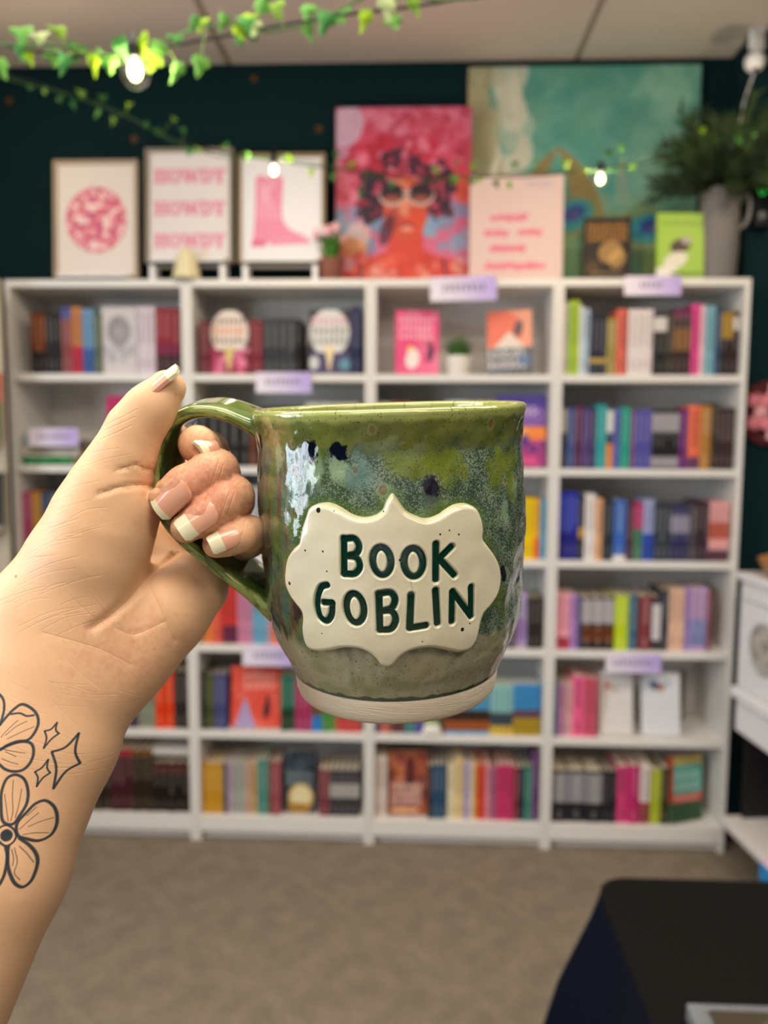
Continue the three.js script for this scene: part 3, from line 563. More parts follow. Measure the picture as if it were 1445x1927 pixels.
// ---------- ivy garlands and string lights ----------
const leafShapes = [0, 1, 2].map((k) => { // three-lobed ivy leaf, base at the origin, tip towards -y
  const o = [[0, 0.1], [0.28, 0.2], [0.5, -0.06], [0.42, -0.3], [0.24, -0.4], [0.16, -0.72], [0, -1.02]].map(([x, y]) => [x * (0.8 + 0.16 * k), y * (1 - 0.08 * k)]), c = new THREE.CatmullRomCurve3([...o, ...o.slice(1, -1).reverse().map(([x, y]) => [-x, y])].map(([x, y]) => V(x, y, 0)), true, 'catmullrom', 0.35), ring = c.getPoints(36), p = [0, -0.35, 0.1], uv = [0.5, 0.5], ix = [];
  const bend = (x, y) => -0.28 * x * x + 0.1 * Math.sin(y * 3) - 0.12 * Math.abs(x);
  ring.slice(0, 36).forEach((q) => { p.push(q.x * 0.55, -0.35 + (q.y + 0.35) * 0.55, bend(q.x * 0.55, q.y * 0.55) + 0.06); uv.push(0.5 + q.x * 0.3, 0.5 + q.y * 0.3); }); ring.slice(0, 36).forEach((q) => { p.push(q.x, q.y, bend(q.x, q.y)); uv.push(0.5 + q.x * 0.5, 0.5 + q.y * 0.5); });
  for (let i = 0; i < 36; i++) { const j = (i + 1) % 36; ix.push(0, 1 + i, 1 + j, 1 + i, 37 + i, 37 + j, 1 + i, 37 + j, 1 + j); }
  const g = new THREE.BufferGeometry(); g.setAttribute('position', new THREE.Float32BufferAttribute(p, 3)); g.setAttribute('uv', new THREE.Float32BufferAttribute(uv, 2)); g.setIndex(ix); g.computeVertexNormals(); return g;
});
const leafMat = (c) => phy(c, 0.75, { transmission: 0.35, side: THREE.DoubleSide, specularIntensity: 0.5 });
const LEAFM = { a: leafMat('#6fb04a'), b: leafMat('#4f9a4a'), c: leafMat('#9fc81a'), d: leafMat('#c8d89a'), e: leafMat('#3f7a2c'), f: leafMat('#88b43c') };
function garland(name, label, stem, leaves, size, mats, group) {
  const t = thing(name, label, 'garland', stem[1], group), o = V(...stem[1]), pts = stem.map((s, i) => V(...s).sub(o).add(V(0, 0.012 * Math.sin(i * 1.7) - 0.004, 0.012 * Math.cos(i * 2.1)))), cv = new THREE.CatmullRomCurve3(pts);
  part('stem', new THREE.TubeGeometry(cv, 90, 0.0016, 5), LEAFM.e, t); const cps = cv.getPoints(200);
  leaves.forEach(([x, y, z], i) => {
    const m = part('leaf', leafShapes[i % 3], LEAFM[mats[i % mats.length]], t), q = V(x, y, z).sub(o), s = size * rr(0.8, 1.2);
    let b = cps[0]; for (const c of cps) if (c.distanceToSquared(q) < b.distanceToSquared(q)) b = c;
    const down = q.y < b.y; m.position.copy(q).add(V(0, (down ? 0.4 : -0.2) * s, 0)); m.scale.setScalar(s); m.rotation.set(rr(-0.5, 0.5), rr(-0.7, 0.7), (down ? 0 : 2.2 * (i % 2 ? 1 : -1)) + rr(-0.5, 0.5));
    const root = m.position.clone(); if (b.distanceTo(root) > 0.004) part('leaf_stalk', tube([b, b.clone().lerp(root, 0.5).add(V(0, 0.003, 0)), root], 0.0006, 5, 4), LEAFM.f, t);
  });
}
const S1 = [[-2.190,2.300,-1.200],[-1.400,2.060,-1.150],[-0.622,1.992,-1.130],[-0.578,1.981,-1.130],[-0.533,1.972,-1.130],[-0.489,1.966,-1.130],[-0.437,1.964,-1.130],[-0.393,1.968,-1.130],[-0.334,1.978,-1.130],[-0.268,1.989,-1.130],[-0.195,2.001,-1.130],[-0.123,2.012,-1.130],[-0.051,2.019,-1.130],[0.027,2.028,-1.130],[0.900,2.200,-1.120],[2.090,2.450,-1.100]], S2 = [[-2.190,2.600,-2.350],[-1.750,2.530,-2.320],[-1.271,2.465,-2.300],[-1.105,2.427,-2.300],[-0.954,2.376,-2.300],[-0.805,2.317,-2.300],[-0.685,2.263,-2.300],[-0.550,2.227,-2.300],[-0.407,2.206,-2.300],[-0.221,2.179,-2.300],[-0.042,2.165,-2.300],[0.164,2.159,-2.300],[0.326,2.158,-2.300],[0.500,2.176,-2.300],[0.630,2.191,-2.300],[0.773,2.225,-2.300],[0.949,2.279,-2.300],[1.053,2.312,-2.300],[1.350,2.420,-2.450],[1.550,2.520,-2.760]];
garland('ivy_garland', 'bright green ivy garland under the ceiling at the upper left', S1, [[-0.595,1.953,-1.160],[-0.554,1.960,-1.130],[-0.526,1.977,-1.100],[-0.549,1.958,-1.145],[-0.509,1.980,-1.115],[-0.518,1.964,-1.160],[-0.489,1.991,-1.130],[-0.477,1.930,-1.100],[-0.476,1.964,-1.145],[-0.445,1.936,-1.115],[-0.447,1.968,-1.160],[-0.427,1.940,-1.130],[-0.400,1.949,-1.100],[-0.398,1.958,-1.145],[-0.372,1.967,-1.115],[-0.379,1.960,-1.160],[-0.357,1.958,-1.130],[-0.355,1.929,-1.100],[-0.333,1.985,-1.145],[-0.304,1.986,-1.115],[-0.303,2.014,-1.160],[-0.331,1.930,-1.130],[-0.291,1.925,-1.100],[-0.253,1.989,-1.145],[-0.263,1.988,-1.115],[-0.246,2.016,-1.160],[-0.228,1.984,-1.130],[-0.213,2.006,-1.100],[-0.192,2.026,-1.145],[-0.238,1.993,-1.115],[-0.229,1.999,-1.160],[-0.249,1.982,-1.130],[-0.147,1.990,-1.100],[-0.157,1.987,-1.145],[-0.125,1.984,-1.115],[-0.116,2.023,-1.160],[-0.074,1.994,-1.130],[-0.043,1.993,-1.100],[-0.038,1.997,-1.145],[-0.010,2.004,-1.115]], 0.027, 'abacdafbeca', 'artificial ivy garlands');
garland('ivy_garland', 'darker ivy garland sagging in front of the things on the bookcases', S2, [[-1.105,2.422,-2.330],[-1.056,2.392,-2.300],[-1.000,2.358,-2.270],[-0.982,2.362,-2.315],[-0.936,2.387,-2.285],[-0.906,2.395,-2.330],[-0.904,2.331,-2.300],[-0.850,2.300,-2.270],[-0.820,2.365,-2.315],[-0.766,2.300,-2.285],[-0.741,2.298,-2.330],[-0.690,2.322,-2.300],[-0.650,2.280,-2.270],[-0.656,2.239,-2.315],[-0.613,2.228,-2.285],[-0.554,2.257,-2.330],[-0.480,2.213,-2.300],[-0.356,2.192,-2.270],[-0.303,2.173,-2.315],[-0.233,2.215,-2.285],[-0.242,2.163,-2.330],[-0.192,2.194,-2.300],[-0.158,2.097,-2.270],[-0.076,2.138,-2.315],[0.051,2.171,-2.285],[0.102,2.204,-2.330],[0.104,2.151,-2.300],[0.143,2.179,-2.270],[0.168,2.146,-2.315],[0.147,2.134,-2.285],[0.216,2.142,-2.330],[0.252,2.129,-2.300],[0.265,2.183,-2.270],[0.321,2.206,-2.315],[0.458,2.161,-2.285],[0.525,2.229,-2.330],[0.559,2.230,-2.300],[0.576,2.172,-2.270],[0.783,2.282,-2.315],[0.867,2.236,-2.285],[0.924,2.266,-2.330],[0.402,2.189,-2.300]], 0.024, 'efebfeafce', 'artificial ivy garlands');
const bulbGlass = phy('#ffffff', 0.03, { transmission: 1, ior: 1.3 }), glow = std('#ffe9c0', 0.5, { emissive: lin(1, 0.8, 0.42), emissiveIntensity: 11 });
function stringLight(label, cable, bulbs, r, power) {
  const t = thing('string_light', label, 'string light', cable[3], 'festoon string lights'), o = V(...cable[3]);
  part('cable', tube(cable.map((p) => V(...p).sub(o)), 0.0022, 100, 6), M.black, t);
  for (const b of bulbs) {
    const q = V(...b).sub(o); part('socket', lathe([[0.001, 0.03], [0.008, 0.03], [0.0095, 0.016], [0.0095, 0.0], [0.001, 0.0]].map(([a, c]) => [a, c]), 16).translate(q.x, q.y + r * 0.9, q.z), M.black, t);
    const bulb = part('bulb', new THREE.SphereGeometry(r, 24, 16).scale(1, 1.12, 1).translate(q.x, q.y, q.z), bulbGlass, t);
    part('filament', new THREE.SphereGeometry(r * 0.46, 16, 12).scale(1, 1.5, 1).translate(q.x, q.y + r * 0.1, q.z), glow, bulb);
    const l = new THREE.PointLight(lin(1, 0.78, 0.5), power, 0, 2); l.position.set(b[0], b[1] + r * 0.1, b[2]); l.shadow.radius = 0.3; l.castShadow = true; l.name = 'bulb_light'; scene.add(l);
  }
}
stringLight('black festoon cable with a glowing round bulb at the upper left', [[-2.190,2.300,-1.200],[-1.400,2.060,-1.150],[-0.622,1.992,-1.130],[-0.578,1.981,-1.130],[-0.533,1.972,-1.130],[-0.489,1.966,-1.130],[-0.437,1.964,-1.130],[-0.393,1.968,-1.130],[-0.334,1.978,-1.130],[-0.268,1.989,-1.130],[-0.195,2.001,-1.130],[-0.123,2.012,-1.130],[-0.051,2.019,-1.130],[0.027,2.028,-1.130],[0.900,2.200,-1.120],[2.090,2.450,-1.100]].map(([x, y, z], i) => [x, y - 0.004, z - 0.012]), [[-0.387, 1.929, -1.120]], 0.02, 0.1);
stringLight('black festoon cable with glowing bulbs sagging before the prints and feather canvas', [[-2.190,2.600,-2.350],[-1.750,2.530,-2.320],[-1.271,2.465,-2.300],[-1.105,2.427,-2.300],[-0.954,2.376,-2.300],[-0.805,2.317,-2.300],[-0.685,2.263,-2.300],[-0.550,2.227,-2.300],[-0.407,2.206,-2.300],[-0.221,2.179,-2.300],[-0.042,2.165,-2.300],[0.164,2.159,-2.300],[0.326,2.158,-2.300],[0.500,2.176,-2.300],[0.630,2.191,-2.300],[0.773,2.225,-2.300],[0.949,2.279,-2.300],[1.053,2.312,-2.300],[1.350,2.420,-2.450],[1.550,2.520,-2.760]].map(([x, y, z], i) => [x, y + 0.002, z - 0.012]), [[-1.324, 2.434, -2.310], [-0.409, 2.178, -2.310], [0.503, 2.148, -2.310], [1.073, 2.288, -2.310]], 0.019, 0.24);

// ---------- right-hand side ----------
{
  const t = thing('console_table', 'white two-tier console with a round medallion on its front at the right edge', 'console', [1.045, 0, -2.56]); t.rotation.y = 0.105;
  const L = 1.15, D = 0.5; // long side runs towards the camera (+z), front faces left (-x)
  part('top_board', span(-0.012, D, 0.985, 1.01, -0.01, L, 0.005), M.white2, t);
  part('apron', span(0.0, D - 0.02, 0.64, 0.985, 0.0, L - 0.01, 0.003), M.white2, t);
  part('ledge', span(-0.016, D, 0.60, 0.635, -0.01, L, 0.006), M.white2, t);
  part('lower_rail', span(0, D - 0.02, 0.49, 0.60, 0, L - 0.01, 0.004), M.white2, t);
  part('drawer_groove', span(-0.003, 0.01, 0.925, 0.93, 0, L - 0.01), std('#c2c2c4', 0.5), t);
  for (const [x, z] of [[0.005, L - 0.05], [D - 0.07, 0], [D - 0.07, L - 0.05]]) part('leg', span(x, x + 0.045, 0, 0.49, z, z + 0.045, 0.004), M.white2, t);
  part('lower_shelf', span(-0.03, D, 0.165, 0.195, -0.005, L, 0.004), M.white, t);
  part('void_shade_panel', span(0.03, D - 0.08, 0.195, 0.49, 0.012, 0.02), M.black, t);  // black sheet added to paint the shaded void under the drawers
  part('back_board', span(D - 0.02, D - 0.005, 0.195, 0.49, 0, L - 0.01), M.black, t);  // blackened too, standing in for the dark of the open space
  const m = new THREE.Group(); m.name = 'medallion'; m.position.set(-0.004, 0.8, 0.16); t.add(m);
  part('medallion_rim', lathe([[0.066, 0], [0.078, 0.0], [0.08, 0.006], [0.07, 0.009], [0.066, 0.004]], 40).rotateZ(Math.PI / 2), std('#b4b4b2', 0.35), m);
  part('medallion_face', new THREE.CylinderGeometry(0.067, 0.067, 0.004, 40).rotateZ(Math.PI / 2), std('#ffffff', 0.6, { map: canvas(256, 256, (g, W, H) => { paper(g, W, H, '#c4beb4'); for (let i = 0; i < 60; i++) blob(g, rnd() * W, rnd() * H, rr(6, 30), rr(6, 24), rnd() * 3, ['#6a5a48', '#8a8478', '#b0aca4', '#5a4c3e'][i % 4], 0.6); }) }), m);
}
{
  const t = thing('wooden_bowl', 'shallow wooden bowl on top of the white console', 'bowl', [1.165, 1.0104, -2.43]);
  part('bowl_body', lathe([[0.001, 0], [0.06, 0], [0.1, 0.02], [0.12, 0.058], [0.116, 0.06], [0.095, 0.028], [0.05, 0.012], [0.001, 0.012]], 48), std('#c08a4c', 0.5), t);
  for (let i = 0; i < 7; i++) solo('pink_trinket', new THREE.SphereGeometry(0.027, 16, 12).scale(1, 0.8, 1), std(i % 2 ? '#eaa6c0' : '#f0c6cf', 0.6), `${['pale pink trinket in the middle of', 'deep pink trinket on the right of', 'pale pink trinket at the front right of', 'deep pink trinket at the front of', 'pale pink trinket on the left of', 'deep pink trinket at the back left of', 'pale pink trinket at the back of'][i]} the wooden bowl on the console`, 'trinket', [1.165 + Math.cos(i * 1.05) * (i ? 0.056 : 0), 1.0104 + (i ? 0.047 : 0.034), -2.43 + Math.sin(i * 1.05) * (i ? 0.056 : 0)], 'pink trinkets in the wooden bowl');
}
{
  const t = thing('gift_box', 'blue box with a pink patterned lid on the lower console shelf', 'box', [1.16, 0.1956, -1.98]); t.rotation.y = 0.105;
  part('box_body', span(-0.16, 0.2, 0, 0.05, -0.22, 0.22, 0.003), std('#1b8fd0', 0.4), t);
  part('box_lid', span(-0.158, 0.198, 0.0502, 0.058, -0.218, 0.218, 0.003), std('#ffffff', 0.5, { map: canvas(128, 128, (g, W, H) => { paper(g, W, H, '#e8b4d4'); for (let i = 0; i < 40; i++) blob(g, rnd() * W, rnd() * H, 6, 5, 0, ['#f4dbe8', '#c88ac0', '#f0f0f4'][i % 3], 0.8); }) }), t);
  solo('black_figurine', lathe([[0.001, 0], [0.014, 0], [0.012, 0.01], [0.005, 0.02], [0.007, 0.05], [0.012, 0.06], [0.011, 0.075], [0.001, 0.085]], 20), M.black, 'small black figurine on the lower console shelf behind the blue box', 'figurine', [1.09, 0.1956, -2.27]);
}
{ // draped table
  const t = thing('draped_table', 'table under a dark fitted cloth with a navy drop in the lower right corner', 'table', [0.86, 0, -0.76]);
  const W = 1.14, D = 0.93, H = 0.74, top = [], R = 0.05;
  const ring = (inset, n = 96) => { const o = []; const a = W / 2 - inset, b = D / 2 - inset, r = Math.max(0.003, R - inset); for (let i = 0; i < n; i++) { const s = i / n, side = Math.floor(s * 4), f = s * 4 - side; const cs = [[a - r, b - r], [-a + r, b - r], [-a + r, -b + r], [a - r, -b + r]], c0 = cs[side], c1 = cs[(side + 1) % 4]; if (f < 0.4) { const th = side * Math.PI / 2 + (f / 0.4) * (Math.PI / 2); o.push([c0[0] + r * Math.cos(th), c0[1] + r * Math.sin(th)]); } else { const th = (side + 1) * Math.PI / 2, k = (f - 0.4) / 0.6; o.push([c0[0] + (c1[0] - c0[0]) * k + r * Math.cos(th), c0[1] + (c1[1] - c0[1]) * k + r * Math.sin(th)]); } } return o; };
  const N = 96, skin = (rows) => grid(N, rows.length - 1, (u, v) => { const k = Math.round(v * (rows.length - 1)), i = Math.round(u * N) % N; return rows[k](i); });
  const r0 = ring(0), r1 = ring(0.006);
  part('tabletop_cloth', skin([(i) => [0, H, 0], (i) => [r1[i][0] * 0.6, H, r1[i][1] * 0.6], (i) => [r1[i][0], H, r1[i][1]], (i) => [r0[i][0] * 0.9995, H - 0.003, r0[i][1] * 0.9995], (i) => [r0[i][0], H - 0.01, r0[i][1]]]), phy('#11100e', 1, { specularIntensity: 0.25, side: THREE.DoubleSide, bumpMap: noiseTex(128, [128, 128, 128], [90, 90, 90], [[50, 1]], false), bumpScale: 0.0008 }), t);
  const flare = (y, k) => (i) => { const [x, z] = r0[i], l = Math.hypot(x, z), cor = Math.min(1, Math.max(0, (Math.abs(x) - W / 2 + 0.16) / 0.16) * Math.max(0, (Math.abs(z) - D / 2 + 0.16) / 0.16)), wv = 0.012 * Math.sin(i * 0.9) * k, e = 0.1 * cor * k + 0.02 * k + wv * k; return [x + Math.sign(x) * e * (Math.abs(x) > W / 2 - 0.08 ? 1 : 0.3), y, z + Math.sign(z) * e * (Math.abs(z) > D / 2 - 0.08 ? 1 : 0.3)]; };
  part('cloth_drop', skin([flare(H - 0.0095, 0), flare(H - 0.06, 0.12), flare(H - 0.2, 0.5), flare(H - 0.4, 0.85), flare(0.04, 1)]), phy('#070d1c', 1, { specularIntensity: 0.2, side: THREE.DoubleSide }), t, 'navy blue hanging side of the cloth');
  part('table_board', span(-W / 2 + 0.02, W / 2 - 0.02, H - 0.035, H - 0.004, -D / 2 + 0.02, D / 2 - 0.02), M.brown, t);
  for (const sx of [-1, 1]) for (const sz of [-1, 1]) part('leg', new THREE.CylinderGeometry(0.016, 0.016, H - 0.035, 12).translate(sx * (W / 2 - 0.1), (H - 0.035) / 2, sz * (D / 2 - 0.1)), M.metal, t);
  const a = thing('display_stand', 'clear acrylic stand with a pale edge on the dark table at the bottom edge', 'stand', [0.55, H + 0.0004, -0.82]);
  part('acrylic_block', span(-0.22, 0.24, 0, 0.022, -0.09, 0.12, 0.003), phy('#e9eef4', 0.05, { transmission: 0.85, ior: 1.49, thickness: 0.02 }), a);
  part('printed_insert', span(-0.2, 0.23, 0.0225, 0.024, -0.075, 0.11), std('#6a6458', 0.5, { map: canvas(256, 128, (g, W2, H2) => { paper(g, W2, H2, '#8c8470'); for (let i = 0; i < 90; i++) blob(g, rnd() * W2, rnd() * H2, rr(4, 16), rr(2, 6), rnd() * 3, ['#d8d0b8', '#4a463c', '#b8ae94', '#a87078'][i % 4], 0.7); }) }), a);
}
{ // fittings on the right
  const c = thing('dome_camera', 'small white round camera on a bracket under the ceiling at the right edge', 'camera', [1.03, 2.59, -2.62]);
  part('camera_ball', new THREE.SphereGeometry(0.03, 24, 18), M.white2, c); part('bracket', tube([[0.006, 0.01, -0.006], [0.03, 0.08, -0.05], [0.06, 0.14, -0.13]], 0.013, 16, 10), M.white2, c); part('bracket_plate', box(0.05, 0.08, 0.008, 0.06, 0.14, -0.1425, 0.003), M.white2, c); part('lens', new THREE.SphereGeometry(0.011, 16, 12).translate(0, -0.022, 0.008), M.dark, c);
  part('cable', tube([[0.004, -0.028, -0.01], [-0.004, -0.1, -0.06], [0.0, -0.2, -0.1], [0.035, -0.34, -0.13]], 0.0022, 24, 6), M.white2, c);
  const d = thing('router', 'small dark wall device with a glowing green ring at the right edge', 'device', [1.128, 2.19, -2.745]);
  part('device_body', box(0.05, 0.13, 0.04, 0, 0, 0, 0.008), M.dark, d); part('indicator_light', new THREE.TorusGeometry(0.008, 0.002, 8, 24).translate(-0.012, 0.044, 0.0205), std('#0a3a14', 0.5, { emissive: lin(0.02, 0.8, 0.1), emissiveIntensity: 1.5 }), d); part('lens', new THREE.CylinderGeometry(0.012, 0.012, 0.004, 20).rotateX(Math.PI / 2).translate(-0.008, -0.03, 0.021), M.metal, d);
  const w = thing('flower_wreath', 'pink artificial flowers on a dark red backing at the right edge of the frame', 'flowers', [1.195, 1.52, -2.755]);
  part('backing', new THREE.CylinderGeometry(0.11, 0.11, 0.01, 40).rotateX(Math.PI / 2), std('#5c1f24', 0.9), w);
  for (let i = 0; i < 12; i++) { const a = (i / 12) * 6.283, r = i % 2 ? 0.075 : 0.045, g = []; for (let k = 0; k < 9; k++) { const b = (k / 9) * 6.283 * 1.7, s = 0.02 - k * 0.0012; g.push(new THREE.SphereGeometry(s, 8, 6).scale(1, 0.75, 0.35).rotateX(0.5).rotateZ(b).translate(Math.cos(b) * (0.014 - k * 0.0013), Math.sin(b) * (0.014 - k * 0.0013), 0.012 + k * 0.002)); } part('blossom', merge(g).translate(Math.cos(a) * r, Math.sin(a) * r, 0.006), std(i % 3 ? '#e88a98' : '#f0b2b8', 0.7), w); }
}
{ // rack at the left edge
  const t = thing('display_rack', 'beige display rack just visible at the left edge beside the bookcases', 'rack', [-1.54, 0, -2.55]);
  part('back_board', span(-0.2, 0.2, 0, 1.93, -0.02, 0, 0.003), std('#c3b8a4', 0.6), t);
  for (const y of [0.5, 0.85, 1.14, 1.42]) part('ledge', span(-0.2, 0.2, y - 0.018, y, 0.0004, 0.06, 0.002), std('#c3b8a4', 0.6), t);
  const mk = (y, art, h, label) => { const tk = 0.02, o = thing('book', label, 'book', [-1.4, y + 0.0004 + tk * Math.sin(0.08), -2.508], 'books on the display rack'); part('book_cover', bookGeometry(tk, h, 0.13, null, cover(art)).translate(-tk / 2, 0, 0.065), bookMat.cover, o); part('book_pages', pagesGeometry(tk, h, 0.13).translate(-tk / 2, 0, 0.065), M.pages, o); o.rotation.set(-0.08, -Math.PI / 2, 0, 'XYZ'); };
  mk(1.42, 'rack_red', 0.21, 'red and green book on the upper ledge of the beige rack'); mk(1.14, 'rack_dark', 0.17, 'dark book on the lower ledge of the beige rack');
}

// ---------- the mug ----------
const mm = 0.001;
const MUG = { pos: [-0.00687, 1.34248, -0.30366], quat: [0.030249, 0.022414, 0.017179, 0.999143], H: 107 };
const PROFILE = [[0, 50.3], [2, 49.9], [6.67, 49.1], [12.6, 48.7], [23.4, 49.2], [36.7, 49.8], [50, 49.6], [63.4, 49.0], [75, 47.9], [84.7, 45.1], [92.1, 41.7], [97.6, 39.4], [99.3, 39.0], [103.7, 38.7], [107, 37.6]];
const profCurve = new THREE.CatmullRomCurve3(PROFILE.map(([h, r]) => V(h, r, 0)), false, 'catmullrom', 0.5).getPoints(400);
function radiusAt(h) { let a = 0, b = profCurve.length - 1; while (b - a > 1) { const m = (a + b) >> 1; if (profCurve[m].x > h) b = m; else a = m; } const p = profCurve[a], q = profCurve[b]; return p.y + (q.y - p.y) * clamp((h - p.x) / (q.x - p.x || 1), 0, 1); }
const dimple = (th, h) => { const x = Math.cos(th) * 2.2, z = Math.sin(th) * 2.2; return (0.42 * n3(x, h * 0.045, z) + 0.27 * n3(x * 2.4, h * 0.11, z * 2.4) + 0.075 * n3(x * 6, h * 0.3, z * 6)) * sst(0, 7, h) * (1 - sst(88, 97, h)); };
const onMug = (th, h, off = 0) => { const r = radiusAt(h) + dimple(th, h) + off; return [r * Math.sin(th) * mm, (MUG.H - h) * mm, r * Math.cos(th) * mm]; };
const OUTLINE_RAW = [[-0.2, 24.9], [-1.3, 26.0], [-2.2, 27.5], [-3.2, 29.7], [-5.0, 31.2], [-8.1, 32.1], [-11.2, 32.0], [-14.3, 30.9], [-17.5, 29.1], [-20.8, 28.0], [-25.1, 28.2], [-27.8, 29.5], [-29.1, 32.1], [-30.5, 35.5], [-31.5, 38.8], [-32.3, 41.2], [-35.1, 43.5], [-38.2, 47.0], [-39.7, 51.3], [-40.0, 56.2], [-38.3, 60.0], [-35.7, 62.7], [-33.4, 64.8], [-33.1, 66.8], [-33.9, 70.5], [-34.0, 74.8], [-32.9, 77.6], [-29.6, 78.5], [-23.6, 77.4], [-17.4, 75.7], [-12.6, 75.7], [-9.4, 77.1], [-7.2, 79.2], [-5.7, 81.5], [-3.0, 82.4], [-1.0, 81.5], [0.7, 79.3], [3.1, 77.2], [7.0, 76.0], [11.6, 76.1], [17.4, 77.9], [22.1, 79.4], [26.1, 78.9], [28.1, 76.3], [28.9, 72.9], [29.6, 69.5], [30.7, 67.0], [33.7, 64.8], [36.9, 61.3], [38.2, 57.4], [37.7, 52.5], [35.4, 48.0], [31.8, 43.8], [29.9, 41.2], [30.1, 38.6], [29.4, 34.6], [27.6, 31.1], [24.2, 29.5], [20.6, 29.5], [17.2, 30.7], [13.9, 32.4], [10.0, 33.2], [7.0, 32.2], [4.0, 30.5], [2.3, 28.3], [1.1, 26.4]];
const OUTLINE = new THREE.CatmullRomCurve3(OUTLINE_RAW.map(([s, h]) => V(s, h, 0)), true, 'centripetal').getPoints(260).map((p) => [p.x, p.y]);
function segDist(px, py, poly, closed) { let d = 1e9; for (let i = 0; i < poly.length - (closed ? 0 : 1); i++) { const a = poly[i], b = poly[(i + 1) % poly.length], vx = b[0] - a[0], vy = b[1] - a[1], wx = px - a[0], wy = py - a[1], t = clamp((wx * vx + wy * vy) / (vx * vx + vy * vy || 1), 0, 1), ex = wx - vx * t, ey = wy - vy * t, q = ex * ex + ey * ey; if (q < d) d = q; } return Math.sqrt(d); }
function inside(px, py, poly) { let c = false; for (let i = 0, j = poly.length - 1; i < poly.length; j = i++) { const a = poly[i], b = poly[j]; if ((a[1] > py) !== (b[1] > py) && px < ((b[0] - a[0]) * (py - a[1])) / (b[1] - a[1]) + a[0]) c = !c; } return c; }
const oval = (cx, cy, rx, ry, tilt = 0.03) => Array.from({ length: 29 }, (_, i) => { const a = (i / 28) * Math.PI * 2; return [cx + rx * Math.cos(a) + tilt * ry * Math.sin(a), cy + ry * Math.sin(a)]; });
const curve = (pts) => new THREE.CatmullRomCurve3(pts.map(([a, b]) => V(a, b, 0)), false, 'centripetal').getPoints(pts.length * 5).map((p) => [p.x, p.y]);
const bLetter = (p) => [[p[0], p[1]], curve(p.slice(1, 6)), curve(p.slice(5))];
const LETTERS = [ // strokes on the plaque: arc and depth below the rim in mm
  ['B', bLetter([[-15.4, 38.5], [-15.9, 50.1], [-12.4, 49.9], [-10.8, 47.6], [-11.6, 44.9], [-14.9, 44.2], [-11.7, 43.3], [-10.8, 40.9], [-12.0, 38.6], [-15.4, 38.7]])],
  ['O', [oval(-3.95, 45.8, 2.75, 4.5)]], ['O', [oval(5.65, 46.6, 2.9, 4.6)]],
  ['K', [[[12.7, 41.1], [12.5, 52.7]], [[17.7, 42.4], [13.1, 46.4]], [[13.6, 45.9], [18.6, 51.8]]]],
  ['G', [curve([[-21.9, 54.2], [-23.8, 54.9], [-25.4, 57.9], [-26.0, 62.0], [-25.1, 65.6], [-23.0, 66.5], [-21.2, 64.5], [-20.4, 60.1]]), [[-20.4, 60.1], [-23.6, 60.2]]]],
  ['O', [oval(-12.9, 61.45, 2.8, 4.9)]],
  ['B', bLetter([[-5.2, 56.5], [-5.3, 68.6], [-1.7, 68.2], [-0.3, 65.2], [-1.3, 62.5], [-4.7, 62.2], [-1.3, 61.2], [-0.3, 58.3], [-1.5, 56.2], [-5.2, 56.4]])],
  ['L', [[[4.7, 57.2], [4.1, 68.2]], [[4.1, 68.2], [9.2, 67.7]]]], ['I', [[[12.4, 56.2], [13.0, 67.4]]]],
  ['N', [[[17.9, 67.4], [18.0, 57.3]], [[18.0, 57.3], [24.9, 66.6]], [[24.9, 66.6], [24.7, 56.7]]]],
];
